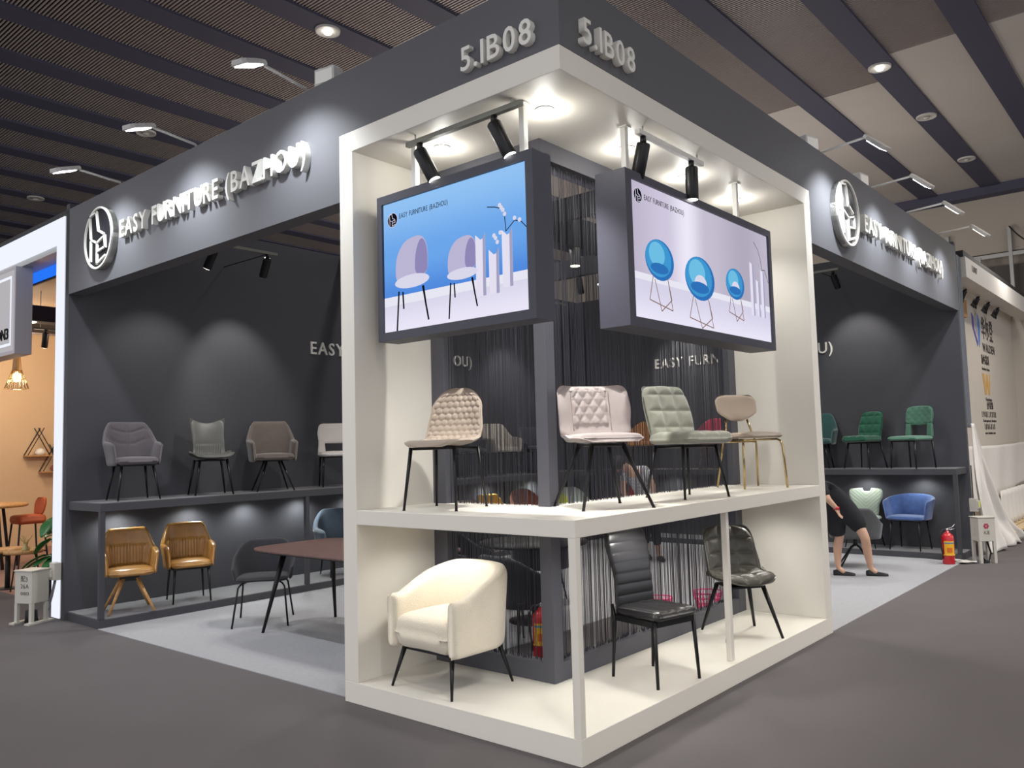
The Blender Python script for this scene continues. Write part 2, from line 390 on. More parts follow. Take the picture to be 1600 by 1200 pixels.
def lightbox(label, o, u, wd, z0, z1, dep, bl, br, bt, bb, art):
    """o: outer lower-left corner (front plane), u: direction to the right as the reader sees it"""
    t = thing('lightbox_screen', label, 'screen'); u = Vector(u); n = u.cross(Vector((0, 0, 1))).normalized()
    o = Vector((o[0], o[1], 0)); H = Vector((0, 0, 1))
    def P(a, b, d=0): return o+u*a+H*b+n*d
    def slab(name, m, a0, b0, a1, b1, d0, d1, par=t, bev=0):
        vs = [P(a, b, d) for d in (d0, d1) for a, b in ((a0, b0), (a1, b0), (a1, b1), (a0, b1))]
        return keep(MB().add(vs, [(0, 1, 2, 3), (4, 5, 6, 7), (0, 1, 5, 4), (1, 2, 6, 5), (2, 3, 7, 6), (3, 0, 4, 7)]).build(name, m, None, bev), par)
    slab('housing', 'navy', 0, z0, wd, z1, -dep, -.02)
    slab('frame_rail', 'navy', 0, z0, wd, z0+bb, -.02, 0); slab('frame_rail', 'navy', 0, z1-bt, wd, z1, -.02, 0)
    slab('frame_rail', 'navy', 0, z0+bb, bl, z1-bt, -.02, 0); slab('frame_rail', 'navy', wd-br, z0+bb, wd, z1-bt, -.02, 0)
    a0, b0, a1, b1 = bl, z0+bb, wd-br, z1-bt
    def S(s, tt, d): return P(a0+(a1-a0)*s, b0+(b1-b0)*tt, d)
    def poly(name, m, pts, d, parent=t):
        A_ = [S(x, y, d) for x, y in pts]; B_ = [S(x, y, d+.0006) for x, y in pts]; k = len(pts)
        return keep(MB().add(A_+B_, [tuple(range(k)), tuple(range(k, 2*k))]+[(i, (i+1) % k, k+(i+1) % k, k+i) for i in range(k)]).build(name, m), parent)
    def spoly(name, m, pts, d):
        for _ in range(3):
            q = []
            for i in range(len(pts)):
                (x0, y0), (x1, y1) = pts[i], pts[(i+1) % len(pts)]; q += [(x0*.75+x1*.25, y0*.75+y1*.25), (x0*.25+x1*.75, y0*.25+y1*.75)]
            pts = q
        return poly(name, m, pts, d)
    poly.smooth = spoly
    def line(name, m, pts, wdt, d, parent=t):
        mb = MB(); asp = (a1-a0)/(b1-b0)
        for p, q in zip(pts, pts[1:]):
            dx, dy = (q[0]-p[0])*asp, q[1]-p[1]; L = hypot(dx, dy); ox, oy = -dy/L*wdt/2/asp, dx/L*wdt/2
            c = [S(p[0]+ox, p[1]+oy, d), S(p[0]-ox, p[1]-oy, d), S(q[0]-ox, q[1]-oy, d), S(q[0]+ox, q[1]+oy, d)]
            mb.add(c+[k+n*.0006 for k in c], [(0, 1, 2, 3), (4, 5, 6, 7), (0, 1, 5, 4), (1, 2, 6, 5), (2, 3, 7, 6), (3, 0, 4, 7)])
        return keep(mb.build(name, m), parent)
    art(t, S, poly, line, P, u, n, (a0, b0, a1, b1))
    return t, P
def ell(cx, cy, rx, ry, n=20, a0=0, a1=360, rot=0):
    out = []
    for i in range(n+1):
        a = radians(a0+(a1-a0)*i/n); x, y = rx*cos(a), ry*sin(a); c, s = cos(radians(rot)), sin(radians(rot)); out.append((cx+x*c-y*s, cy+x*s+y*c))
    return out if (a1-a0) < 360 else out[:-1]
GE = dict(white=glow('print_white', (222, 220, 240), .95), blackp=glow('print_black', (24, 24, 34), .6), lil=glow('print_lilac', (196, 190, 222), .9),
          lil2=glow('print_lilac_shade', (150, 142, 190), .9), cyl=glow('print_column', (232, 228, 246), .95), cyls=glow('print_column_shade', (170, 168, 200), .9),
          blue=glow('print_blue', (66, 154, 212), .95), blue2=glow('print_deep_blue', (48, 116, 188), .95), cyan=glow('print_cyan', (110, 190, 228), 1),
          copper=glow('print_copper', (150, 120, 110), .8), skirt=glow('print_skirting', (236, 236, 248), .95))
blue_bg = gradient_glow('print_blue_wall', [(0, (78, 134, 220)), (.45, (108, 166, 234)), (1, (146, 194, 243))], 1, 2, 2.55, 3.22)
grey_bg = gradient_glow('print_lilac_wall', [(0, (188, 180, 200)), (.22, (206, 198, 220)), (.36, (236, 232, 248)), (.5, (196, 190, 208)), (.78, (176, 170, 188)), (1, (190, 184, 202))], 1, 1, .83, 2.95)
flo_bg = gradient_glow('print_floor', [(0, (234, 230, 248)), (1, (214, 210, 232))], 1, 2, 2.36, 2.6)
def columns(t, S, poly, line, cx):
    for x, b, top, w_ in cx:
        g = keep(poly('printed_column', GE['cyl'], [(x-w_, b), (x+w_, b)]+[(x+w_, top), (x+w_*.4, top-.02), (x, top-.03), (x-w_*.6, top-.01), (x-w_, top+.01)], .0022), t)
        poly('column_shade', GE['cyls'], [(x+w_*.45, b), (x+w_, b), (x+w_, top), (x+w_*.45, top-.02)], .003)
def twig(t, line, poly, pts, flowers):
    line('printed_twig', GE['cyls'], pts, .006, .003)
    for x, y in flowers: poly('printed_flower', GE['white'], ell(x, y, .008, .014, 8), .0034)
def art_left(t, S, poly, line, P, u, n, bb):
    poly('print_wall', blue_bg, [(0, .27), (1, .27), (1, 1), (0, 1)], 0-.0185)
    poly('print_floor', flo_bg, [(0, 0), (1, 0), (1, .27), (0, .27)], -.0184)
    poly('print_skirting', GE['skirt'], [(0, .20), (1, .21), (1, .27), (0, .27)], -.0178)
    def ch(cx, by, s, side):
        poly.smooth('printed_backrest', GE['lil'], [(cx+x*s, by+y*s*.87) for x, y in ((-.125, .36), (-.13, .50), (-.115, .62), (-.06, .72), (.02, .745), (.075, .735), (.11, .66), (.118, .52), (.11, .40), (.02, .36))], -.0172)
        poly.smooth('printed_backrest_shade', GE['lil2'], [(cx+x*s, by+y*s*.87) for x, y in ((.02, .40), (.02, .56), (.045, .68), (.078, .72), (.11, .64), (.116, .5), (.108, .40))], -.0166)
        poly('printed_seat', GE['white'], ell(cx-.005*s, by+.36*s*.87, .13*s, .058*s*.87, 24), -.016)
        for pts in (((-.105, .29), (-.125, -.08)), ((-.075, .28), (-.07, .13)), ((.075, .3), (.115, .0)), ((.08, .3), (.098, .12))):
            line('printed_leg', GE['blackp'], [(cx+a*s, by+b*s*.87) for a, b in pts], .016*s, -.0165)
    ch(.22, .05, 1.0, 1); ch(.58, .085, .8, 1)
    for x, b, top, w_ in ((.70, .15, .585, .032), (.785, .15, .46, .032), (.87, .18, .575, .032)):
        poly('printed_column', GE['cyl'], [(x-w_, b), (x+w_, b), (x+w_, top), (x+w_*.5, top-.035), (x, top-.04), (x-w_*.6, top-.015), (x-w_, top)], -.0165)
        poly('printed_column_shade', GE['cyls'], [(x+w_*.4, b), (x+w_, b), (x+w_, top), (x+w_*.5, top-.035)], -.016)
    line('printed_twig', GE['blackp'], [(.865, .56), (.86, .66), (.845, .72), (.80, .745), (.75, .76)], .006, -.0158)
    line('printed_twig', GE['blackp'], [(.865, .56), (.92, .62), (.96, .60), (1.0, .54)], .006, -.0158)
    for x, y in ((.84, .73), (.85, .71), (.86, .68), (.83, .75), (.92, .635), (.95, .615), (.80, .53), (.81, .50), (.79, .55), (.83, .56)):
        poly('printed_flower', GE['white'], ell(x, y, .011, .016, 8), -.0152)
    c = S(.072, .88-.015, -.0178); emblem(c, .048, u, n, t, GE['white'], GE['blackp'], GE['white'], .0008)
    o0 = S(.125, .862, -.0178); text_run('EASY FURNITURE (BAZHOU)', GE['blackp'], t, o0, u, (bb[2]-bb[0])*.36, .034, .0008, 0, True, name='printed_lettering')
def art_right(t, S, poly, line, P, u, n, bb):
    poly('print_wall', grey_bg, [(0, .335), (1, .335), (1, 1), (0, 1)], -.0185)
    poly('print_floor', flo_bg, [(0, 0), (1, 0), (1, .335), (0, .335)], -.0184)
    poly('print_skirting', GE['skirt'], [(0, .285), (1, .285), (1, .335), (0, .335)], -.018)
    def egg(cx, rx, top, bot, feet, side=0):
        cy, ry = (top+bot)/2, (top-bot)/2
        for pts in (((-.5, bot+.03), (-.8, feet+.05), (.8, feet), (.5, bot+.03)), ((.5, bot+.03), (.75, feet+.08), (0, feet-.02), (-.4, bot))):
            line('printed_wire_leg', GE['copper'], [(cx+a*rx, b) for a, b in pts], .008, -.0165)
        poly('printed_chair_shell', GE['blue2'], ell(cx, cy, rx, ry, 28), -.0172)
        poly('printed_chair_inner', GE['blue'], ell(cx-.08*rx, cy+.06*ry, rx*.9, ry*.9, 24), -.0166)
        poly('printed_chair_highlight', GE['cyan'], ell(cx-.2*rx, cy+.25*ry, rx*.55, ry*.6, 24), -.0163)
        if not side: poly('printed_chair_gap', GE['white'], ell(cx+.02*rx, cy-.25*ry, rx*.42, ry*.42, 16, 0, 180), -.016)
        poly('printed_seat', GE['blue2'], ell(cx-.05*rx, cy-.42*ry, rx*.62, ry*.26, 20), -.0154)
    egg(.165, .088, .62, .31, .10, 1); egg(.43, .105, .59, .235, .03); egg(.70, .075, .59, .32, .15)
    for x, b, top, w_ in ((.845, .22, .70, .016), (.895, .22, .555, .015), (.94, .22, .66, .016)):
        poly('printed_column', GE['cyl'], [(x-w_, b), (x+w_, b), (x+w_, top-.02), (x-w_, top)], -.0165)
        poly('printed_column_shade', GE['cyls'], [(x+w_*.4, b), (x+w_, b), (x+w_, top-.02), (x+w_*.4, top-.015)], -.016)
    line('printed_twig', GE['blackp'], [(.94, .66), (.93, .76), (.91, .84), (.875, .90)], .005, -.0158)
    line('printed_twig', GE['blackp'], [(.94, .66), (.965, .67), (.995, .56)], .005, -.0158)
    c = S(.048, .90, -.0178); emblem(c, .05, u, n, t, GE['white'], GE['blackp'], GE['white'], .0008)
    o0 = S(.085, .885, -.0178); text_run('EASY FURNITURE (BAZHOU)', GE['blackp'], t, o0, u, (bb[2]-bb[0])*.25, .036, .0008, 0, True, name='printed_lettering')
def poles(t, pts, zt):
    for x, y in pts:
        q = MB().box(x-.018, y-.018, zt, x+.018, y+.018, ZI-.004); q.box(x-.035, y-.03, ZI-.01, x+.035, y+.03, ZI-.001)
        keep(q.build('hanging_pole', 'letter'), t)
tl, _ = lightbox('blue backlit screen with two white chairs hanging on the left wing', (-1.63, .12), (1, 0, 0), 1.33, 2.31, 3.275, .17, .045, .055, .055, .055, art_left)
poles(tl, ((-1.337, .2), (-.422, .2)), 3.27)
tr, _ = lightbox('pale lilac backlit screen with three blue chairs hanging on the right wing', (-.12, .80), (0, 1, 0), 2.175, 2.315, 3.29, .22, .07, .045, .05, .06, art_right)
poles(tr, ((-.19, .92), (-.19, 2.5)), 3.29)

# ------------------------------------------------------------------ SIGNS ON THE HEADERS
s1 = thing('header_sign', 'raised white letters on the left header beside its round emblem', 'sign', (-5.05, 0, 3.62))
text_run('EASY FURNITURE (BAZHOU)', 'letter', s1, (-5.05, .004, 3.625), (1, 0, 0), 2.86, .165, .05, .012)
s2 = thing('header_sign', 'raised white letters on the right header beside its round emblem', 'sign', (0, 4.9, 3.62))
text_run('EASY FURNITURE (BAZHOU)', 'letter', s2, (.001, 4.9, 3.62), (0, 1, 0), 3.06, .175, .05, .012)
s3 = thing('booth_number', 'raised white booth number on the left face above the corner', 'sign', (-.68, 0, 3.79))
text_run('5.1B08', 'letter', s3, (-.69, .004, 3.79), (1, 0, 0), .53, .145, .04, .01, gap=.14)
s4 = thing('booth_number', 'raised white booth number on the right face above the corner', 'sign', (0, .17, 3.79))
text_run('5.1B08', 'letter', s4, (.001, .175, 3.795), (0, 1, 0), .53, .15, .04, .01, gap=.14)
s5 = thing('wall_sign', 'white wall letters on the dark wall above the left display shelf', 'sign', (-6.3, 2.96, 2.87))
text_run('EASY FURNITURE (BAZHOU)', 'letter', s5, (-6.299, 2.96, 2.87), (0, 1, 0), 3.03, .165, .02, .008)
s6 = thing('wall_sign', 'white wall letters on the dark wall at the right end', 'sign', (-4.69, 8.9, 2.87))
text_run('EASY FURNITURE (BAZHOU)', 'letter', s6, (-4.69, 8.899, 2.87), (1, 0, 0), 3.0, .165, .02, .008)
e1 = thing('round_emblem', 'round black emblem with white rim on the left header', 'emblem', (-5.48, 0, 3.7))
emblem((-5.48, .004, 3.70), .30, (1, 0, 0), (0, -1, 0), e1, 'letter', 'emblack', 'letter', .05)
e2 = thing('round_emblem', 'round emblem with white rim catching glare on the right header', 'emblem', (0, 4.38, 3.7))
emblem((.001, 4.38, 3.69), .31, (0, 1, 0), (1, 0, 0), e2, 'letter', mat('emblem_gloss', (60, 62, 66), .12, coat=1), 'letter', .05)

# ------------------------------------------------------------------ FLOODLIGHTS ON ARMS
def floodlight(base, dirv, label, power, lit=True, tilt=.36):
    """base on header top, arm reaches outwards along dirv and head tilts back towards the header"""
    b = Vector(base); d = Vector(dirv).normalized(); s = d.cross(Vector((0, 0, 1)))
    t = thing('arm_floodlight', label, 'floodlight', base, 0, 'arm floodlights along the headers')
    e = b+d*.46+Vector((0, 0, .04))
    keep(MB().path([b+Vector((0, 0, 0)), b+Vector((0, 0, .04))+d*.05, e], .011, 8).build('arm', 'greyplastic'), t)
    keep(MB().box(b.x-.03, b.y-.03, b.z-.001, b.x+.03, b.y+.03, b.z+.02).build('clamp', 'greyplastic'), t)
    # head: tapered shell
    h = (d*.92+Vector((0, 0, -tilt))).normalized(); up = s.cross(h).normalized()
    if up.z < 0: up = -up
    prof = [(0, .03), (.05, .055), (.14, .075), (.24, .07), (.27, .05)]
    vs = []
    for a, wd in prof:
        for sx, hz in ((-1, 0), (1, 0), (.8, .035), (-.8, .035)): vs.append(e+h*a+s*(wd*sx)+up*hz)
    fs = [(0, 1, 2, 3), (16, 17, 18, 19)]+[(i*4+j, i*4+(j+1) % 4, (i+1)*4+(j+1) % 4, (i+1)*4+j) for i in range(4) for j in range(4)]
    keep(MB().add(vs, fs).build('lamp_head', 'greyplastic', None, .006), t)
    q = [e+h*a+s*x-up*.003 for a, x in ((.07, -.045), (.07, .045), (.235, .055), (.235, -.055))]; q2 = [k-up*.004 for k in q]
    keep(MB().add(q+q2, [(0, 1, 2, 3), (4, 5, 6, 7), (0, 1, 5, 4), (1, 2, 6, 5), (2, 3, 7, 6), (3, 0, 4, 7)]).build('led_panel', 'flood' if lit else 'lampw'), t)
    c = e+h*.15-up*.03; tgt = Vector((b.x, b.y, 0))+d*.12+Vector((0, 0, 3.1))
    light('SPOT', c, power, COOL, tgt, 118, 1, .05, t)
    return t
for x, lb, pw in ((-2.3, 'arm floodlight on the left header nearest the booth number', 100), (-3.85, 'middle arm floodlight above the left header letters', 105), (-5.25, 'arm floodlight above the round emblem of the left header', 100)):
    floodlight((x, .08, ZT), (.25, -1, 0), lb, pw)
for y, lb, pw in ((4.05, 'arm floodlight above the round emblem of the right header', 120), (5.5, 'second arm floodlight along the right header', 105), (6.8, 'third arm floodlight along the right header', 105), (8.2, 'dim arm floodlight at the far end of the right header', 70)):
    floodlight((-.08, y, ZT), (1, -.25, 0), lb, pw, 'dim' not in lb, .85)
def ballast(p, rz, lb):
    t = thing('junction_box', lb, 'junction box', p, rz, 'junction boxes on the headers'); MB().box(-.09, -.05, 0, .09, .05, .13).build('case', 'greyplastic', t, .006)
    MB().box(-.075, -.054, .02, .075, -.05, .11).build('lid', 'letter', t); MB().path([(.09, 0, .03), (.15, 0, .04), (.2, 0, .001)], .008, 6).build('cable', 'blackm', t)
ballast((-2.08, .08, ZT), .2, 'pale junction box on top of the left header near the corner')
ballast((-.08, 3.82, ZT), 1.3, 'pale junction box on top of the right header above the white stand end')
ballast((-.08, 5.25, ZT), 1.4, 'pale junction box behind the second floodlight of the right header')

# ------------------------------------------------------------------ TRACK LIGHTS
def spot_head(p, d, t, lit=True, m='black', r=.044, L=.215, power=0, cone=50, col=(1, .97, .92), tgt=None):
    p = Vector(p); d = Vector(d).normalized()
    hd = MB().path([p, p+Vector((0, 0, -.05))], .02, 10).build('spot_adapter', m); keep(hd, t)
    a = p+Vector((0, 0, -.055)); b = a+d*L
    body = keep(MB().path([a-d*.01, a, b-d*.005, b], [r*.9, r, r, r*.94], 18).build('spot_body', m), t)
    fc = keep(MB().path([b-d*.002, b+d*.002], [r*.84, r*.84], 18).build('spot_lens', 'lamp' if lit else 'blackm'), t)
    if power: light('SPOT', b+d*.02, power, col, tuple(b+d) if tgt is None else tgt, cone, .7, .03, t)
def track(label, a, b, heads, railmat='rail', drop=None):
    t = thing('track_light', label, 'track light', a, 0, 'track lights'); a = Vector(a); b = Vector(b)
    u = (b-a).normalized(); s = u.cross(Vector((0, 0, 1)))*.017
    vs = [q+k+Vector((0, 0, z)) for q in (a, b) for k, z in ((-s, 0), (s, 0), (s, .03), (-s, .03))]
    keep(MB().add(vs, [(0, 1, 2, 3), (4, 5, 6, 7), (0, 1, 5, 4), (1, 2, 6, 5), (2, 3, 7, 6), (3, 0, 4, 7)]).build('rail', railmat), t)
    for f, d, lit, pw, cone in heads: spot_head(a+(b-a)*f, d, t, lit, power=pw, cone=cone)
    if drop:
        for f in (.08, .92):
            p = a+(b-a)*f; keep(MB().path([p+Vector((0, 0, .03)), Vector((p.x, p.y, drop)) if not isinstance(drop, tuple) else Vector((drop[0] if drop[0] is not None else p.x, drop[1] if drop[1] is not None else p.y, p.z+.03))], .006, 6).build('hanger', 'blackm' if isinstance(drop, tuple) else 'alu'), t)
    return t
track('grey track with two black spotlights above the blue screen', (-1.3, .10, 3.53), (-.35, .10, 3.53), ((.12, (.45, .2, -1), True, 75, 56), (.78, (.42, .2, -1), True, 75, 56)), drop=ZI-.001)
track('track with two black spotlights above the lilac screen', (-.10, .93, 3.53), (-.10, 1.78, 3.53), ((.08, (-.30, .05, -1), True, 75, 56), (.82, (-.03, .02, -1), True, 75, 56)), 'letter', drop=ZI-.001)
track('track with two spotlights hanging in front of the dark left wall', (-5.3, 1.05, 3.79), (-5.3, 1.80, 3.79), ((.0, (-.6, -.15, -1), True, 34, 80), (.84, (-.75, .15, -1), True, 60, 66)), drop=(-6.3, None))
track('black track with spotlights by the left wall behind the string curtain', (-5.3, 4.6, 3.85), (-5.3, 7.2, 3.85), ((.1, (-.7, .1, -1), True, 46, 70), (.8, (-.7, .1, -1), True, 46, 70)), drop=(-6.3, None))
track('black track with spotlights in front of the dark right end wall', (-1.25, 8.0, 3.9), (-4.9, 8.0, 3.9), ((.02, (.05, .8, -1), True, 46, 70), (.45, (0, .8, -1), True, 60, 75), (.8, (0, .8, -1), True, 85, 70)), drop=(None, 8.9))
tp = thing('pendant_downlight', 'silver cylinder downlight hanging from the booth beam, seen through the strings', 'ceiling light', (-2.9, 4.13, 3.84))
MB().lathe([(0, 0), (.06, 0), (.06, -.2), (0, -.2)], 20).build('body', 'alu', tp); MB().lathe([(0, -.2), (.052, -.2), (.052, -.206), (0, -.206)], 20).build('lens', 'lampw', tp)
light('SPOT', (-2.9, 4.13, 3.6), 110, WARM, (-2.9, 4.13, 0), 120, .8, .05, tp)
for x, y in ((-3.9, 5.75), (-4.0, 2.2)):
    pass
t = thing('spotlight', 'small black spotlight on the far booth beam, seen through the strings', 'spotlight', (-4.0, 5.7, 3.94)); spot_head((-4.0, 5.75, 3.94), (.2, -.1, -1), t, False)
t = thing('spotlight', 'lit spotlight on the far booth beam, seen through the strings', 'spotlight', (-3.7, 5.75, 3.94)); spot_head((-3.62, 5.75, 3.99), (.1, -.4, -1), t, True, power=50, cone=100)
light('SPOT', (-4.0, 2.0, 3.9), 150, (1, .98, .95), (-4.0, 1.8, 0), 120, .8, .06)
light('SPOT', (-2.2, 6.6, 3.9), 140, (1, .98, .95), (-2.2, 6.6, 0), 120, .8, .06)

# ------------------------------------------------------------------ WALL SHELVES
ws = thing('wall_shelf', 'long dark grey two-level display shelf along the left wall', 'shelf', (-5.56, .03, 0))
XL = -5.56; ZB = .085
def wbx(nm, m, a, b, t, bev=.003): return keep(bx(nm, m, a, b, None, bev), t)
wbx('base', 'shelfside', (-6.299, .03, .0), (XL, 8.3, ZB-.004), ws); wbx('base_top', 'shelf', (-6.299, .045, ZB-.004), (XL-.012, 8.3, ZB), ws, 0)
wbx('shelf_board', 'shelfside', (-6.299, .03, 1.09), (XL, 8.3, 1.168), ws); wbx('board_top', 'shelf', (-6.299, .045, 1.168), (XL-.012, 8.3, 1.172), ws, 0)
for y in (.03, 2.35, 4.6, 6.9): wbx('post', 'shelfside', (XL-.05, y, ZB), (XL-.003, y+.05, 1.09), ws)
ws2 = thing('wall_shelf', 'long dark grey two-level display shelf along the right end wall', 'shelf', (-.06, 8.33, 0))
YR = 8.33
wbx('base', 'shelfside', (-5.5, YR, 0), (-.03, 8.895, ZB-.004), ws2); wbx('base_top', 'shelf', (-5.5, YR+.012, ZB-.004), (-.045, 8.895, ZB), ws2, 0)
wbx('shelf_board', 'shelfside', (-5.5, YR, 1.09), (-.03, 8.895, 1.168), ws2); wbx('board_top', 'shelf', (-5.5, YR+.012, 1.168), (-.045, 8.895, 1.172), ws2, 0)
for x in (-.08, -2.4, -4.7): wbx('post', 'shelfside', (x, YR+.003, ZB), (x+.05, YR+.053, 1.09), ws2)
for y in (.5, 1.3, 2.0, 2.75, 3.6, 5.0, 6.2, 7.4):
    keep(MB().lathe([(0, -.003), (.03, -.003), (.035, 0)], 14, (-6.15, y, 1.09)).build('under_light', 'lamp'), ws)
    light('SPOT', (-6.12, y, 1.07), 17, (.95, 1, .97), (-6.12, y, 0), 150, .8, .03)
for x in (-.55, -1.3, -2.2, -3.3, -4.4):
    keep(MB().lathe([(0, -.003), (.03, -.003), (.035, 0)], 14, (x, 8.75, 1.09)).build('under_light', 'lamp'), ws2)
    light('SPOT', (x, 8.72, 1.07), 10, (.95, 1, .97), (x, 8.72, 0), 150, .8, .03)
ZL = 1.172

# ------------------------------------------------------------------ CHAIR KIT  (local frame: front = -y, seat floor at z 0)
def interp(tab, s):
    if s <= tab[0][0]: return tab[0][1]
    for (a, x), (b, y) in zip(tab, tab[1:]):
        if s <= b:
            k = (s-a)/(b-a); k = k*k*(3-2*k); return x+(y-x)*k
    return tab[-1][1]
def catmull(P, n):
    P = [Vector(p) for p in P]; P = [P[0]*2-P[1]]+P+[P[-1]*2-P[-2]]; out = []
    for i in range(1, len(P)-2):
        for k in range(12):
            t = k/12; a, b, c, d = P[i-1:i+3]
            out.append(.5*((2*b)+(c-a)*t+(2*a-5*b+4*c-d)*t*t+(3*b-a-3*c+d)*t**3))
    out.append(P[-2]); L = [0]
    for a, b in zip(out, out[1:]): L.append(L[-1]+(b-a).length)
    res = []; j = 0
    for i in range(n+1):
        s = L[-1]*i/n
        while j < len(L)-2 and L[j+1] < s: j += 1
        k = (s-L[j])/max(1e-9, L[j+1]-L[j]); res.append(out[j].lerp(out[j+1], k))
    return res, L[-1]
def edge_t(i, n):   # denser near both ends
    x = i/n; return x-.11*sin(2*pi*x)
def closed_sheet(F, nu, nv, th, disp=None, back=1.0, power=6, round_=True, pu=None):
    """F(u,v)->Vector u in -1..1, v in 0..1; returns MB of a puffed closed sheet; disp(u,v,p)->extra outward on front"""
    us = [2*edge_t(i, nu)-1 for i in range(nu+1)]; vv = [edge_t(j, nv) for j in range(nv+1)]
    G = [[F(u, v) for u in us] for v in vv]
    fr, bk = [], []
    for j, v in enumerate(vv):
        for i, u in enumerate(us):
            du = G[j][min(nu, i+1)]-G[j][max(0, i-1)]; dv = G[min(nv, j+1)][i]-G[max(0, j-1)][i]
            n = du.cross(dv); n = n.normalized() if n.length > 1e-12 else Vector((0, -1, 0))
            e = max(abs(u), abs(2*v-1)); e2 = (abs(u)**(pu or power)+abs(2*v-1)**power)
            h = th/2*(max(0, 1-min(1, e2))**.5 if round_ else 1)
            p = G[j][i]; dd = disp(u, v, p) if disp else 0
            fr.append(p+n*(h+dd*min(1, h/(th*.3+1e-9)))); bk.append(p-n*h*back)
    W = nu+1; fs = []
    N = len(fr)
    for j in range(nv):
        for i in range(nu):
            a, b, c, d = j*W+i, j*W+i+1, (j+1)*W+i+1, (j+1)*W+i
            fs.append((a, b, c, d)); fs.append((N+d, N+c, N+b, N+a))
    for i in range(nu): fs.append((i, N+i, N+i+1, i+1)); a = nv*W+i; fs.append((a+1, N+a+1, N+a, a))
    for j in range(nv): a = j*W; b = (j+1)*W; fs.append((b, N+b, N+a, a)); a += nu; b += nu; fs.append((a, N+a, N+b, b))
    return MB().add(fr+bk, fs, True)
def profile_sheet(prof, widths, th, wrap=((0, 0), (1, 0)), wp=2.2, rf=.06, rt=.06, nu=30, nv=50, disp=None, **k):
    """sheet following a side profile (y,z); normal points to the sitter"""
    pts, L = catmull([(p[0], p[1], 0) for p in prof], 200)
    def F(u, v):
        s = v*200; i = min(199, int(s)); p = pts[i].lerp(pts[i+1], s-i); t = (pts[min(200, i+2)]-pts[max(0, i-1)]).normalized()
        hw = interp(widths, v)/2; d = v*L; e = (1-v)*L
        for dist, r in ((d, rf), (e, rt)):
            if dist < r: hw = hw-r+sqrt(max(0, r*r-(r-dist)**2))
        x = hw*u; wv = interp(wrap, v)*abs(u)**wp
        nz = t.x*max(0, min(1, (.62-v)/.25)); n = Vector((0, -t.y, nz))   # (y,z) normal towards the sitter
        return Vector((x, p.x, p.y))+n*wv
    dz = None
    if disp: dz = lambda u, v, p: disp(-interp(widths, v)/2*u, v*L, u, v)
    return closed_sheet(F, nu, nv, th, dz, **k)
def tub_sheet(rx, yf, yb, rc, zb, top, lean, th, inner_n=1.0, nu=56, nv=22, disp=None, power=8, **k):
    """U-shaped wall: from left arm front round the back to the right arm front. top(t) height, lean(t) outward offset at top, t in -1..1"""
    pts = []
    for i in range(7): pts.append((-rx, yf+(yb-rc-yf)*i/6))
    for i in range(1, 10): a = pi-pi/2*i/9; pts.append((-rx+rc+rc*cos(a), yb-rc+rc*sin(a)))
    for i in range(1, 6): pts.append((-rx+rc+(2*rx-2*rc)*i/6, yb))
    for i in range(0, 10): a = pi/2-pi/2*i/9; pts.append((rx-rc+rc*cos(a), yb-rc+rc*sin(a)))
    for i in range(1, 7): pts.append((rx, yb-rc-(yb-rc-yf)*i/6))
    P, L = catmull([(x, y, 0) for x, y in pts], 240)
    def F(u, v):
        s = (u+1)/2*240; i = min(239, int(s)); p = P[i].lerp(P[i+1], s-i); t = (P[min(240, i+2)]-P[max(0, i-1)]).normalized()
        n = Vector((-t.y, t.x, 0))  # outward (left of travel)
        if (n.x*p.x+n.y*(p.y-(yf+yb)/2)) < 0: n = -n
        zt = top(u); vv = v
        return Vector((p.x, p.y, zb+(zt-zb)*vv))+n*lean(u)*vv**1.3
    dz = (lambda u, v, p: disp(u*L/2, v, u, p)) if disp else None
    return closed_sheet(F, nu, nv, th, dz, power=power, **k)
def cushion(w, d, h, r, z, y0=0, crown=.012, disp=None, nu=28, nv=28, taper=0):
    """rounded seat pad with its base at z; w x d, centred on x=0, y0"""
    def F(u, v):
        y = (v-.5)*d; hw = w/2*(1-taper*(v))
        for dist in (v*d, (1-v)*d):
            if dist < r: hw = hw-r+sqrt(max(0, r*r-(r-dist)**2))
        cr = crown*(1-u*u)*(1-(2*v-1)**2)
        return Vector((-u*hw, y0+y, z+h/2+cr))
    f = (lambda u, v, p: disp(p.x, p.y)) if disp else None
    mb = closed_sheet(lambda u, v: F(-u, v), nu, nv, h, f, power=10)
    return mb
def legs4(t, m, top, foot, z, r0=.013, r1=.008, n=10, feet=None, y0=0):
    (tx, ty), (fx, fy) = top, foot
    for sx in (-1, 1):
        for sy in (-1, 1):
            o = MB().tube((sx*tx, y0+sy*ty, z), (sx*fx, y0+sy*fy, .004), r0, r1, n)
            l = o.build('leg', m, t)
            MB().lathe([(0, 0), (r1+.002, 0), (r1+.002, .006), (0, .006)], 10, (sx*fx, y0+sy*fy, 0)).build('foot_cap', 'blackm', l)
def underframe(t, m, w, d, z, r=.009, y0=0):
    mb = MB(); mb.path([(-w, y0-d, z), (w, y0-d, z), (w, y0+d, z), (-w, y0+d, z)], r, 8, closed=True)
    mb.tube((-w, y0, z), (w, y0, z), r); mb.build('seat_frame', m, t)
    MB().box(-w*.6, y0-d*.6, z, w*.6, y0+d*.6, z+.012).build('seat_plate', m, t)

RD = radians
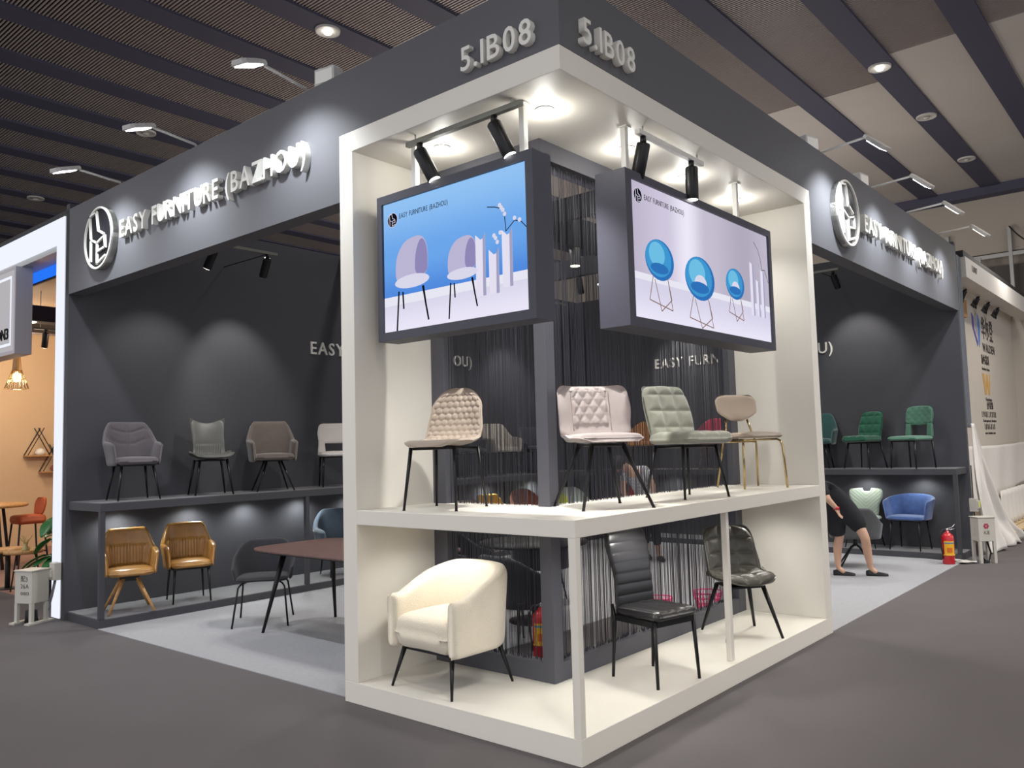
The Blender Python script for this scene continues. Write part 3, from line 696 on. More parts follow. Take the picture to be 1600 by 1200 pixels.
# --- J beige bubble chair
beige = fab('fabric_beige', (164, 149, 134)); blush = fab('fabric_blush', (170, 159, 155), sheen=.4); sage = fab('fabric_sage', (148, 148, 134), sheen=.5, var=.16)
bge2 = mat('leatherette_beige', (156, 140, 124), .5, bump=.08, bscale=300, var=.03)
def bubbles(x, s, u, v):
    if v < .44 or v > .95 or abs(u) > .93: return 0
    p = .048; row = round(s/(p*.87)); s0 = row*p*.87; off = .5*p*(row % 2); c = round((x-off)/p)*p+off
    r = hypot(x-c, s-s0)/(p*.5); return .010*sqrt(max(0, 1-r*r))
def chair_bubble(pos, rz):
    t = thing('dining_chair', 'beige chair with bubble-quilted back on the white shelf, left wing', 'chair', pos, rz)
    profile_sheet([(-.235, .395), (-.19, .424), (-.08, .418), (.03, .408), (.10, .422), (.15, .47), (.185, .56), (.21, .66), (.245, .785)],
        ((0, .38), (.25, .43), (.5, .42), (.62, .42), (.8, .39), (1, .36)), .03, ((0, -.004), (.3, .02), (.45, .045), (.7, .05), (1, .045)), rf=.10, rt=.155, nu=84, nv=170, disp=bubbles).build('seat_shell', beige, t)
    underframe(t, 'black', .15, .14, .385)
    legs4(t, 'black', (.16, .15), (.19, .195), .392)
chair_bubble((-1.262, .343, ZS), RD(14))
# --- K blush diamond chair
def diamonds(p, q, amp, xl, s0=0, s1=9):
    def f(x, s, u, v):
        if abs(x) > xl or s < s0 or s > s1: return 0
        a = abs(sin(pi*(x/p+s/q))); b = abs(sin(pi*(x/p-s/q))); return amp*(min(a, b)**.35)
    return f
def chair_diamond(pos, rz):
    t = thing('dining_chair', 'blush velvet chair with diamond-quilted centre panel on the white shelf corner', 'chair', pos, rz)
    profile_sheet([(-.24, .395), (-.18, .415), (-.05, .405), (.06, .40), (.13, .425), (.165, .50), (.185, .60), (.21, .755)],
        ((0, .40), (.2, .45), (.45, .45), (.6, .48), (.8, .49), (1, .475)), .03, ((0, .0), (.25, .015), (.42, .05), (.6, .10), (.8, .12), (1, .10)), wp=2.4, rf=.09, rt=.05, nu=84, nv=170,
        disp=diamonds(.074, .098, .016, .125, .47, .79)).build('seat_shell', blush, t)
    cushion(.40, .38, .05, .07, .395, -.035, .01).build('seat_cushion', blush, t)
    mb = MB()
    for sx in (-1, 1):
        pts, _ = catmull([(.155, .47, 0), (.178, .58, 0), (.19, .66, 0), (.205, .735, 0)], 14)
        mb.path([(sx*.128, p.x-.018-.03, p.y) for p in pts], .0022, 6)
    mb.build('seam', mat('seam_blush', (150, 134, 128), .8), t)
    underframe(t, 'black', .11, .11, .375); legs4(t, 'black', (.10, .10), (.225, .235), .385, .014, .009)
chair_diamond((-.364, .794, ZS), RD(58))
# --- L sage tufted chair
def squares(p, q, amp, ph=0, ps=0, e=.45):
    def f(x, s, u, v):
        a = abs(sin(pi*(x/p+ph))); b = abs(sin(pi*(s/q+ps))); return amp*(min(a, b)**e)
    return f
def chair_tufted(pos, rz, m, label, legm='black', w=.42, grp=None, top=.79, narrow=0, foot=(.2, .195), rtop=(.15, .14)):
    t = thing('dining_chair', label, 'chair', pos, rz, grp)
    profile_sheet([(.10, .38), (.14, .42), (.165, .50), (.20, .62), (.25, top)], ((0, w-.02), (.5, w), (1, w-.04-narrow)), .075, ((0, .02), (.5, .035), (1, .02)), rf=.03, rt=.035, nu=54, nv=70,
        disp=squares(w/3, (top-.40)/3.2, .022, .5, .0)).build('backrest', m, t)
    cushion(w+.01, .44, .075, .05, .365, -.055, .008, lambda x, y: .014*min(abs(sin(pi*(x/(w/3)+.5))), abs(sin(pi*y/.15)))**.45, 48, 48).build('seat', m, t)
    underframe(t, 'black', rtop[0]-.02, rtop[1], .352); legs4(t, legm, rtop, foot, .362)
    return t
chair_tufted((-.31, 1.76, ZS), RD(71), sage, 'grey-green velvet chair with square-tufted back, third on the white shelf')
# --- M beige chair with gold legs
def chair_gold(pos, rz):
    t = thing('dining_chair', 'beige chair with small rounded back and thin gold legs on the white shelf', 'chair', pos, rz)
    profile_sheet([(.19, .545), (.20, .60), (.215, .66), (.235, .765)], ((0, .26), (.35, .37), (.7, .38), (1, .36)), .035, ((0, .03), (1, .03)), rf=.09, rt=.06, nu=40, nv=36).build('backrest', bge2, t)
    cushion(.40, .39, .045, .09, .395, -.02, .012).build('seat', bge2, t)
    for sx in (-1, 1):
        MB().path([(sx*.19, -.20, .004), (sx*.175, -.185, .33), (sx*.168, -.17, .375), (sx*.155, -.14, .388), (sx*.14, .1, .386)], .0085, 10).build('leg', 'gold', t)
        MB().path([(sx*.19, .215, .004), (sx*.155, .16, .36), (sx*.12, .165, .46), (sx*.09, .205, .60)], .0085, 10).build('leg', 'gold', t)
    MB().tube((-.16, -.15, .386), (.16, -.15, .386), .007).tube((-.155, .155, .372), (.155, .155, .372), .007).build('crossbar', 'gold', t)
chair_gold((-.35, 2.91, ZS), RD(56))
# --- N cream boucle armchair
cream = fab('boucle_cream', (226, 216, 196), bump=.9, bscale=120, var=.05, sheen=.5)
def chair_cream(pos, rz):
    t = thing('armchair', 'cream boucle tub armchair on the white platform, left wing', 'armchair', pos, rz)
    def top(u): a = abs(u); return .735-.02*a if a < .25 else .73-.165*((min(a, .86)-.25)/.61)**1.25
    tub_sheet(.275, -.27, .245, .20, .235, lambda u: top(u), lambda u: .035*(1-abs(u)**2), .095, nu=110, nv=34, power=12, pu=60).build('back_and_arms', cream, t)
    cushion(.50, .515, .215, .04, .232, -.022, .02, nu=40, nv=40).build('seat', cream, t)
    MB().box(-.22, -.2, .222, .22, .2, .236).build('base_board', 'blackm', t)
    for sx in (-1, 1):
        for sy, fy in ((-1, -.265), (1, .26)):
            MB().tube((sx*.215, sy*.205, .235), (sx*.27, fy, 0), .016, .008, 12).build('leg', 'black', t)
chair_cream((-1.235, .345, ZP), RD(-2))
# --- O black high back chair
blk = mat('leather_black', (40, 39, 41), .33, bump=.12, bscale=180, coat=.15)
def chair_high(pos, rz):
    t = thing('dining_chair', 'black leather high-back chair with horizontal channels under the white shelf', 'chair', pos, rz)
    def ribs(x, s, u, v): return .007*abs(sin(pi*s/.066))**.25 if abs(u) < .97 else 0
    profile_sheet([(.155, .37), (.165, .46), (.172, .56), (.19, .68), (.225, .80), (.265, .93)], ((0, .36), (.2, .34), (.4, .33), (.75, .37), (1, .38)), .045, ((0, .012), (.5, .012), (1, .02)), rf=.02, rt=.04, nu=30, nv=150, disp=ribs).build('backrest', blk, t)
    cushion(.385, .385, .06, .035, .385, -.025, .008, lambda x, y: .006*abs(sin(pi*x/.077))**.4, 70, 30, .06).build('seat', blk, t)
    mb = MB(); mb.box(-.175, -.19, .355, .175, -.165, .39).box(-.175, .14, .355, .175, .165, .39).box(-.18, -.19, .355, -.16, .165, .39).box(.16, -.19, .355, .18, .165, .39); mb.build('apron', 'black', t)
    for sx in (-1, 1):
        MB().tube((sx*.172, -.178, .388), (sx*.185, -.20, 0), .014, .010, 12).build('leg', 'black', t)
        MB().path([(sx*.17, .19, .45), (sx*.172, .165, .36), (sx*.18, .19, 0)], [.012, .014, .010], 12).build('leg', 'black', t)
chair_high((-.275, 1.18, ZP), RD(77))
# --- P dark olive grey tufted shell chair
olive = mat('leather_olive_grey', (78, 75, 68), .45, bump=.2, bscale=120, var=.12, vscale=10)
def chair_olive(pos, rz):
    t = thing('dining_chair', 'dark grey tufted leather bucket chair behind the slim white post', 'chair', pos, rz)
    q = squares(.135, .115, .022, .5, .1)
    profile_sheet([(-.25, .40), (-.19, .43), (-.07, .42), (.04, .405), (.12, .425), (.165, .50), (.19, .60), (.215, .70), (.245, .80)],
        ((0, .40), (.2, .47), (.42, .46), (.6, .44), (.85, .42), (1, .40)), .045, ((0, .01), (.25, .03), (.42, .085), (.6, .10), (.8, .075), (1, .04)), rf=.10, rt=.06, nu=80, nv=140, disp=q).build('seat_shell', olive, t)
    MB().box(-.13, -.15, .365, .13, .12, .378).build('seat_plate', 'black', t)
    for sx in (-1, 1):
        for sy, ty in ((-1, -.13), (1, .11)): MB().tube((sx*.13, ty, .375 if sy < 0 else .37), (sx*.222, sy*.222, 0), .018, .010, 12).build('leg', 'black', t)
chair_olive((-.34, 2.565, ZP), RD(51))

# --- wall shelf chairs
def tubchair(label, pos, rz, m, rx=.24, yf=-.17, yb=.20, rc=.14, zb=.33, zt=.80, za=.56, a0=.30, a1=.62, lean=.05, th=.05, seat=None, legs=((.14, .13), (.19, .19)), legm='black', disp=None, z_seat=.35, hs=.075, curve=1.0, grp=None, cat='armchair', nu=64, nv=26, nm='armchair', r0=.014):
    t = thing(nm, label, cat, pos, rz, grp)
    def top(u):
        a = abs(u)
        if a < a0: return zt
        if a > a1: return za-.03*((a-a1)/(1-a1))**2
        k = (a-a0)/(a1-a0); k = (k*k*(3-2*k)); return zt+(za-zt)*k**curve
    tub_sheet(rx, yf, yb, rc, zb, top, lambda u: lean*(1.6-abs(u)), th, nu=nu, nv=nv, disp=disp, power=12).build('back_and_arms', m, t)
    cushion(2*rx-.02, yb-yf+.06, hs, .07, z_seat, (yb+yf)/2-.035, .012).build('seat', seat or m, t)
    if legs:
        MB().box(-legs[0][0]-.02, -legs[0][1]-.02, z_seat-.012, legs[0][0]+.02, legs[0][1]+.02, z_seat+.004).build('seat_plate', 'black', t)
        legs4(t, legm, legs[0], legs[1], z_seat-.004, r0, .008)
    return t
g1 = fab('fabric_mauve_grey', (90, 84, 88)); g2 = mat('leather_grey_green', (92, 92, 88), .45, bump=.1, bscale=150, var=.06)
g3 = fab('velvet_taupe', (102, 92, 86), sheen=.5, var=.18); wh = fab('fabric_offwhite', (222, 214, 208), var=.05)
tan = mat('leather_tan', (168, 122, 62), .32, bump=.15, bscale=90, var=.22, vscale=16, coat=.2); oak = wood('oak_leg', (206, 160, 104), (178, 128, 74), (20, 20, 2))
bluegrey = fab('velvet_blue_grey', (68, 80, 94), sheen=.5, var=.2)
def seamsA(s, v, u, p):  # curved quilt seams on the back
    d = 0
    for zz in (.56, .68): 
        c = abs(p.z-(zz+.06*(abs(p.x)/.2)**1.5)); d = min(d, -.013*max(0, 1-c/.012))
    if abs(p.x) < .008 and p.y > 0: d = min(d, -.012*(1-abs(p.x)/.008))
    return -d*0+d
tubchair('mauve-grey armchair with curved seams, first on the left shelf', (-5.86, .48, ZL), RD(82), g1, .205, -.15, .20, .13, .345, .795, .585, .26, .56, .045, .05, disp=lambda s, v, u, p: -seamsA(s, v, u, p)*-1 if p.y > -.3 else 0, legs=((.15, .12), (.20, .19)), nu=110, nv=50)
# B wavy-top leather chair with pleats
def chair_pleat(pos, rz):
    t = thing('dining_chair', 'grey-green leather chair with horned top and pleated lower back on the left shelf', 'chair', pos, rz)
    def pl(x, s, u, v): return (.008*abs(sin(pi*x/.026+.8*sin(s*30))) if .46 < v < .66 and abs(u) < .85 else 0)
    mb = profile_sheet([(-.235, .40), (-.17, .425), (-.05, .40), (.06, .395), (.12, .42), (.15, .50), (.17, .60), (.20, .70), (.235, .785)],
        ((0, .40), (.22, .48), (.4, .44), (.55, .34), (.8, .34), (1, .38)), .04, ((0, .01), (.25, .05), (.42, .09), (.6, .06), (.8, .05), (1, .05)), rf=.07, rt=.012, nu=80, nv=90, disp=pl)
    mb.v = [(x, y, z+(max(0, z-.66)/.125)*.075*(abs(x)/.19)**2) for x, y, z in mb.v]
    mb.build('seat_shell', g2, t)
    underframe(t, 'black', .12, .12, .37); legs4(t, 'black', (.14, .14), (.195, .20), .38, .015, .009)
chair_pleat((-5.87, 1.33, ZL), RD(72))
tubchair('taupe velvet armchair with square back, third on the left shelf', (-5.85, 2.10, ZL), RD(66), g3, .225, -.17, .19, .07, .335, .81, .59, .33, .50, .03, .06, legs=((.08, .08), (.205, .205)), curve=.6, r0=.013)
# D off-white chair with cut-out
def cutout_chair(label, pos, rz, m, hole_z=(.475, .535), disp=None, top=.79, w=.40, hole=.24, grp=None, arch=.0):
    t = thing('dining_chair', label, 'chair', pos, rz, grp)
    mb = profile_sheet([(.18, hole_z[1]), (.20, .62), (.235, top)], ((0, w), (.5, w+.02), (1, w-.02)), .045, ((0, .03), (1, .03)), rf=.01, rt=.05, nu=48, nv=40, disp=disp)
    mb.build('backrest', m, t)
    for sx in (-1, 1):
        x = sx*(w/2+hole/2)/2; profile_sheet([(.165, .395), (.172, .46), (.185, hole_z[1]+.03)], ((0, (w-hole)/2+.02), (1, (w-hole)/2)), .04, rf=.01, rt=.01, nu=10, nv=12).build('backrest_upright', m, t, loc=(x, -.012, 0))
    cushion(w+.03, .42, .06, .05, .37, -.035, .01).build('seat', m, t)
    MB().box(-.17, -.19, .355, .17, .16, .372).build('seat_plate', 'black', t)
    legs4(t, 'black', (.175, .18), (.19, .20), .365, .014, .009); return t
cutout_chair('off-white chair with a cut-out lower back, cut off by the white stand', (-5.86, 3.02, ZL), RD(60), wh)
# E / F tan leather
def tanpl(s, v, u, p): return .024*abs(sin(pi*s/.03))**.5 if .43 < p.z < .62 and abs(u) < .42 and p.y > 0 else 0
te = tubchair('tan leather armchair with pleated back on splayed wooden legs, behind the dark post', (-5.80, .42, ZB), RD(72), tan, .215, -.15, .19, .11, .355, .80, .60, .28, .50, .035, .055, legs=None, disp=tanpl, nu=180, nv=40)
MB().box(-.08, -.08, .30, .08, .08, .356).build('leg_bracket', 'blackm', te)
for sx in (-1, 1):
    for sy in (-1, 1):
        a = Vector((sx*.06, sy*.06, .33)); b = Vector((sx*.205, sy*.205, .008)); MB().path([a, b], [.024, .014], 4).build('leg', oak, te)
tubchair('tan leather armchair with pleated back and straight black legs', (-5.83, 1.06, ZB), RD(72), tan, .21, -.15, .19, .11, .345, .80, .60, .28, .50, .035, .055, legs=((.165, .16), (.185, .19)), disp=tanpl, nu=180, nv=40)
tubchair('blue-grey velvet armchair on the lower left shelf, half hidden by the white stand', (-5.84, 3.05, ZB), RD(72), bluegrey, .24, -.18, .20, .12, .34, .80, .58, .2, .55, .04, .07, legs=((.16, .15), (.19, .19)))

# ---- further chairs on the left wall shelves (seen through the strings)
wgrey = fab('velvet_silver', (178, 170, 160), sheen=.6, var=.2); char = fab('fabric_charcoal', (58, 60, 68)); yel = fab('velvet_yellow', (222, 170, 24), sheen=.5)
rust = fab('fabric_rust', (150, 84, 62)); bei = fab('fabric_sand', (168, 150, 128)); 
tubchair('silver-grey armchair with diamond quilting on the upper left shelf, seen through the strings', (-5.86, 6.2, ZL), RD(80), wgrey, .24, -.15, .20, .13, .345, .80, .585, .26, .56, .05, .05, disp=lambda s, v, u, p: .010*min(abs(sin(pi*(s/.11+p.z/.14))), abs(sin(pi*(s/.11-p.z/.14))))**.5, nu=110, nv=50)
tubchair('charcoal round-backed chair on the upper left shelf, right of the silver-grey one', (-5.86, 6.98, ZL), RD(75), char, .22, -.13, .20, .18, .39, .74, .50, .3, .7, .03, .04)
tubchair('charcoal chair on the upper left shelf behind the bubble-quilted chair', (-5.86, 5.4, ZL), RD(78), char, .23, -.14, .20, .15, .35, .74, .56, .3, .6, .03, .05)
tubchair('yellow velvet armchair on the lower left shelf, seen through the strings', (-5.84, 6.0, ZB), RD(80), yel, .23, -.15, .20, .12, .36, .80, .60, .28, .55, .03, .06)
tubchair('rust-brown round-backed chair on the lower left shelf, seen through the strings', (-5.84, 6.75, ZB), RD(70), rust, .24, -.15, .20, .20, .36, .84, .60, .12, .9, .03, .05)
tubchair('sand-coloured chair on the lower left shelf, left of the yellow one', (-5.84, 5.45, ZB), RD(80), bei, .2, -.15, .20, .06, .36, .74, .60, .45, .6, .02, .05)

# ---- right wall shelf
emer = fab('velvet_emerald', (26, 88, 66), sheen=.5, var=.25); emer2 = fab('velvet_green', (76, 118, 98), sheen=.5, var=.15); dgreen = fab('velvet_dark_green', (44, 84, 82), sheen=.6, var=.2)
bluev = fab('velvet_blue', (64, 90, 142), sheen=.7, var=.4, vscale=20); pist = fab('fabric_pistachio', (164, 174, 158), var=.06)
chair_tufted((-1.22, 8.57, ZL), RD(-18), emer, 'emerald velvet chair with square-tufted back on the right shelf', w=.36)
t = cutout_chair('sage-green chair with diamond-quilted back and arched cut-out on the right shelf', (-.60, 8.57, ZL), RD(-22), emer2, (.475, .575), diamonds(.105, .105, .009, .3), .84, .40, .25)
tubchair('dark green chair at the edge of the white stand on the right shelf', (-1.90, 8.60, ZL), RD(10), dgreen, .23, -.15, .20, .12, .34, .80, .56, .28, .55, .04, .05)
tu = tubchair('blue crushed-velvet tub chair on the lower right shelf', (-.70, 8.58, ZB), RD(-8), bluev, .25, -.13, .16, .12, .40, .73, .66, .2, .8, .06, .045, legs=((.18, .14), (.20, .18)), z_seat=.39, hs=.06)
# T pistachio with chevrons and notched top
def chair_chevron(pos, rz):
    t = thing('dining_chair', 'pale green chair with V-stitched back and notched top on the lower right shelf', 'chair', pos, rz)
    def chev(x, s, u, v): return .006*abs(sin(pi*(s-abs(x)*.9)/.05))**.4
    mb = profile_sheet([(.10, .39), (.14, .44), (.165, .55), (.19, .66), (.22, .80)], ((0, .34), (.4, .36), (.8, .46), (1, .44)), .035, ((0, .02), (1, .05)), rf=.03, rt=.04, nu=60, nv=60, disp=chev)
    mb.v = [(x, y, z-max(0, (z-.745)/.055)*.045*max(0, 1-(abs(x)/.06)**6)) for x, y, z in mb.v]; mb.build('backrest', pist, t)
    cushion(.42, .42, .06, .06, .365, -.04, .012).build('seat', pist, t)
    MB().box(-.15, -.15, .352, .15, .15, .368).build('seat_plate', 'black', t); legs4(t, 'black', (.14, .14), (.2, .2), .36)
chair_chevron((-1.30, 8.60, ZB), RD(0))
# far right shelf chairs seen through the strings
mag = fab('velvet_magenta', (176, 54, 82), sheen=.7, var=.2); amb = fab('fabric_amber', (190, 130, 70)); sil = fab('fabric_silver', (206, 212, 206), var=.1)
lime = fab('fabric_lime', (206, 214, 30), var=.1)
def goldchair(label, pos, rz, m):
    t = tubchair(label, pos, rz, m, .22, -.15, .19, .18, .40, .80, .56, .1, .85, .03, .05, legs=None, z_seat=.38, nm='dining_chair', cat='chair')
    for sx in (-1, 1):
        MB().path([(sx*.12, -.05, .385), (sx*.17, -.17, .02), (sx*.17, -.17, .008), (sx*.17, .17, .008), (sx*.12, .08, .385)], .009, 8).build('leg', 'gold', t)
    MB().tube((-.17, -.165, .008), (.17, -.165, .008), .008).build('floor_rail', 'gold', t); return t
goldchair('magenta velvet chair with gold frame on the upper right shelf, seen through the strings', (-3.55, 8.6, ZL), RD(6), mag)
goldchair('amber chair on the upper right shelf, seen through the strings between two chairs', (-4.85, 8.6, ZL), RD(6), amb)
tubchair('silver-white armchair on the lower left shelf near the far corner, seen through the strings', (-5.84, 8.0, ZB), RD(60), sil, .25, -.15, .2, .2, .34, .80, .56, .15, .8, .03, .06)
t = thing('round_pouf', 'lime green round pouf on the lower left shelf beside the silver-white armchair', 'pouf', (-5.80, 7.42, ZB), RD(10))
MB().lathe([(0, 0), (.15, .0), (.20, .2), (.22, .45), (.19, .66), (.1, .76), (0, .78)], 28).build('cover', lime, t)

# ---- chairs and table on the booth floor
dgrey = fab('fabric_dark_grey', (44, 44, 49), sheen=.1)
th_ = tubchair('charcoal round-backed chair pulled up to the walnut table', (-4.5, 1.10, .006), RD(50), dgrey, .25, -.10, .21, .2, .40, .76, .52, .25, .95, .04, .035, legs=None, z_seat=.39, hs=.055)
for sx in (-1, 1):
    for sy in (-1, 1): MB().path([(sx*.15, sy*.05, .385), (sx*.19, sy*.14, .375), (sx*.21, sy*.16, .35), (sx*.25, sy*.26, 0)], .009, 10).build('leg', 'black', th_)
walnut = wood('walnut_top', (112, 86, 80), (86, 62, 58), (14, 2, 14), .35)
tb = thing('dining_table', 'dining table with walnut top and slim black legs, cut off by the white stand', 'table', (-3.28, 1.22, .006))
TW, TD = .95, .52
outl = []
for i in range(48):
    a = 2*pi*i/48; c, s = cos(a), sin(a); outl.append((TW*abs(c)**.28*(1 if c > 0 else -1), TD*abs(s)**.42*(1 if s > 0 else -1)))
MB().prism([(x*.97, y*.97) for x, y in outl], .012, (0, 0, .722), (1, 0, 0), (0, 1, 0)).build('underside', 'blackm', tb)
MB().prism(outl, .018, (0, 0, .732), (1, 0, 0), (0, 1, 0)).build('tabletop', walnut, tb, .005)
for sx in (-1, 1):
    for sy in (-1, 1): MB().tube((sx*.66, sy*.26, .724), (sx*.80, sy*.40, 0), .026, .013, 14).build('leg', 'black', tb)
bn = thing('waste_bin', 'black waste bin peeping out behind the left edge of the white stand', 'bin', (-2.02, .30, .006))
MB().lathe([(0, .004), (.085, .0), (.115, .26), (.122, .26), (.122, .275), (.108, .275), (.08, .02), (0, .02)], 24).build('bucket', 'blackm', bn)
# dark chairs and table in the booth's middle, seen through the strings
blkv = fab('velvet_black', (34, 35, 44), sheen=.3)
tubchair('black channel-backed armchair with its back to the string curtain, by the dark corner post', (-1.85, 1.75, .006), RD(170), blkv, .27, -.17, .22, .2, .33, .74, .58, .2, .8, .04, .06, disp=lambda s, v, u, p: .012*abs(sin(pi*s/.09))**.5, nu=110)
tubchair('black armchair behind the channel-backed one, seen through the strings', (-2.9, 3.35, .006), RD(190), blkv, .27, -.17, .22, .2, .34, .78, .6, .2, .8, .04, .06)
tubchair('black armchair seen through the strings left of the cream armchair\'s top', (-3.1, 2.45, .006), RD(110), blkv, .26, -.17, .22, .2, .34, .8, .6, .2, .8, .04, .06)
rt = thing('round_table', 'round black table among the dark chairs, seen through the strings', 'table', (-2.35, 2.55, .006))
MB().lathe([(0, .70), (.5, .70), (.5, .725), (0, .725)], 40).build('tabletop', 'blackm', rt); MB().lathe([(.03, .02), (.03, .70)], 16).build('column', 'black', rt)
MB().lathe([(0, 0), (.24, 0), (.24, .012), (.03, .03), (0, .03)], 32).build('base', 'black', rt)
# swivel chair by the woman
sw = tubchair('grey swivel armchair on a black four-star base beside the woman in black', (-.97, 7.19, .006), RD(200), fab('fabric_mid_grey', (84, 84, 86)), .27, -.19, .21, .12, .36, .74, .55, .25, .5, .03, .045, legs=None, z_seat=.38)
MB().lathe([(0, .26), (.03, .26), (.022, .39), (0, .39)], 16).build('column', 'black', sw)
for a in (45, 135, 225, 315):
    c, s = cos(radians(a)), sin(radians(a)); MB().path([(c*.02, s*.02, .27), (c*.07, s*.07, .24), (c*.27, s*.27, .006)], .011, 8).build('leg', 'black', sw)

# ---- pink baskets
pk = mat('pink_plastic', (232, 60, 130), .4)
for (x, y, z, sc), lb in (((-1.33, 3.95, .006, 1.0), 'pink plastic basket on the carpet, upper of the two behind the strings'), ((-1.62, 3.55, .006, .85), 'smaller pink plastic basket on the carpet behind the strings')):
    t = thing('basket', lb, 'basket', (x, y, z)); mb = MB(); n = 26
    for i in range(n):
        a = 2*pi*i/n; mb.tube((cos(a)*.10*sc, sin(a)*.10*sc, 0), (cos(a)*.14*sc, sin(a)*.14*sc, .15*sc), .004)
    for r, h in ((.10, .004), (.115, .055), (.128, .10), (.142, .15)):
        mb.path([(cos(2*pi*i/n)*r*sc, sin(2*pi*i/n)*r*sc, h*sc) for i in range(n)], .006, 6, closed=True)
    mb.lathe([(0, .001), (.1*sc, .001), (.1*sc, .006), (0, .006)], 26).build('lattice', pk, t)

# ---- fire extinguishers
redp = mat('red_enamel', (196, 34, 44), .25, coat=.4); yl = mat('label_yellow', (236, 178, 36), .5); bll = mat('label_blue', (90, 140, 170), .5)
def extinguisher(pos, rz, label, s=1.0):
    t = thing('fire_extinguisher', label, 'extinguisher', pos, rz)
    MB().lathe([(0, .0), (.062*s, 0), (.066*s, .012), (.066*s, .29*s), (.06*s, .325*s), (.035*s, .35*s), (.02*s, .36*s), (.02*s, .375*s), (0, .375*s)], 28).build('cylinder', redp, t)
    def patch(nm, m, z0, z1, a0, a1, r):
        vs = []; k = 10
        for i in range(k+1):
            a = radians(a0+(a1-a0)*i/k)
            for rr in (r, r+.0012):
                for z in (z0, z1): vs.append((cos(a)*rr, sin(a)*rr, z))
        fs = []
        for i in range(k): b = i*4; fs += [(b, b+1, b+5, b+4), (b+2, b+3, b+7, b+6), (b+1, b+3, b+7, b+5), (b, b+2, b+6, b+4)]
        fs += [(0, 1, 3, 2), (k*4, k*4+1, k*4+3, k*4+2)]
        return MB().add(vs, fs).build(nm, m, t)
    patch('label', yl, .11*s, .265*s, -150, -50, .0665*s); patch('label_band', bll, .235*s, .25*s, -148, -52, .068*s); patch('label_panel', mat('label_orange', (216, 110, 30), .5), .135*s, .19*s, -125, -75, .068*s)
    mb = MB(); mb.tube((0, 0, .37*s), (0, 0, .40*s), .014); mb.build('valve', 'chrome', t)
    MB().path([(-.01, 0, .40*s), (.06, 0, .415*s), (.10, 0, .45*s)], .006, 6).path([(-.01, 0, .395*s), (.05, 0, .39*s), (.09, 0, .40*s)], .006, 6).build('handle', 'chrome', t)
    MB().path([(-.01, 0, .39*s), (-.06, -.01, .39*s), (-.095, -.01, .33*s), (-.09, -.015, .22*s), (-.078, -.015, .12*s), (-.078, -.015, .06*s)], .009, 8).build('hose', 'blackm', t)
    MB().lathe([(.068*s, .10*s), (.070*s, .10*s), (.070*s, .112*s), (.068*s, .112*s)], 24).build('strap', yl, t)
extinguisher((-.105, 7.975, .006), RD(38), 'red fire extinguisher with yellow label at the right corner of the grey carpet', 1.08)
extinguisher((-1.48, 1.55, .006), RD(50), 'red fire extinguisher behind the string curtain by the dark corner post', 1.0)

# ------------------------------------------------------------------ PEOPLE
def skin(name, J, E, m, parent, sub=2, root=0):
    me = bpy.data.meshes.new(name); me.from_pydata([j[0] for j in J], E, [])
    o = bpy.data.objects.new(name, me); COL.objects.link(o)
    o.modifiers.new('skin', 'SKIN'); sd = o.modifiers.new('sub', 'SUBSURF'); sd.levels = sub; sd.render_levels = sub
    lay = me.skin_vertices[0].data if me.skin_vertices else None
    for i, j in enumerate(J):
        r = j[1]; lay[i].radius = (r, r) if not isinstance(r, tuple) else r; lay[i].use_root = (i == root)
    o.modifiers['skin'].use_smooth_shade = True
    dg = bpy.context.evaluated_depsgraph_get(); me2 = bpy.data.meshes.new_from_object(o.evaluated_get(dg)); me2.name = name
    bpy.data.objects.remove(o); me2.materials.clear(); me2.materials.append(m)
    for p in me2.polygons: p.use_smooth = True
    o = bpy.data.objects.new(name, me2); COL.objects.link(o); keep(o, parent); return o
skinm = mat('skin', (206, 164, 138), .5, bump=.05); hairm = mat('hair_dark', (28, 22, 20), .45); eyem = mat('eye_dark', (20, 16, 16), .2); lipm = mat('lips', (170, 90, 84), .5)
def hand_joints(J, E, wi, wrist, d, side, s=1.0, curl=.5):
    """palm and five fingers grown from wrist index wi"""
    d = Vector(d).normalized(); side = Vector(side).normalized(); cn = d.cross(side).normalized()
    b = len(J); J.append((tuple(Vector(wrist)+d*.04*s), .018*s)); E.append((wi, b))
    for k, (o_, L) in enumerate(((-.026, .062), (-.009, .075), (.009, .07), (.026, .055))):
        k0 = len(J); p = Vector(wrist)+d*.08*s+side*o_*s; J.append((tuple(p), .009*s)); E.append((b, k0))
        p2 = p+d*L*.5*s+cn*.012*curl; J.append((tuple(p2), .008*s)); E.append((k0, k0+1))
        p3 = p2+d*L*.4*s+cn*.03*curl; J.append((tuple(p3), .007*s)); E.append((k0+1, k0+2))
    k0 = len(J); p = Vector(wrist)+d*.035*s+side*-.035*s; J.append((tuple(p), .010*s)); E.append((b, k0)); J.append((tuple(p+d*.035*s-side*.015*s+cn*.01), .008*s)); E.append((k0, k0+1))
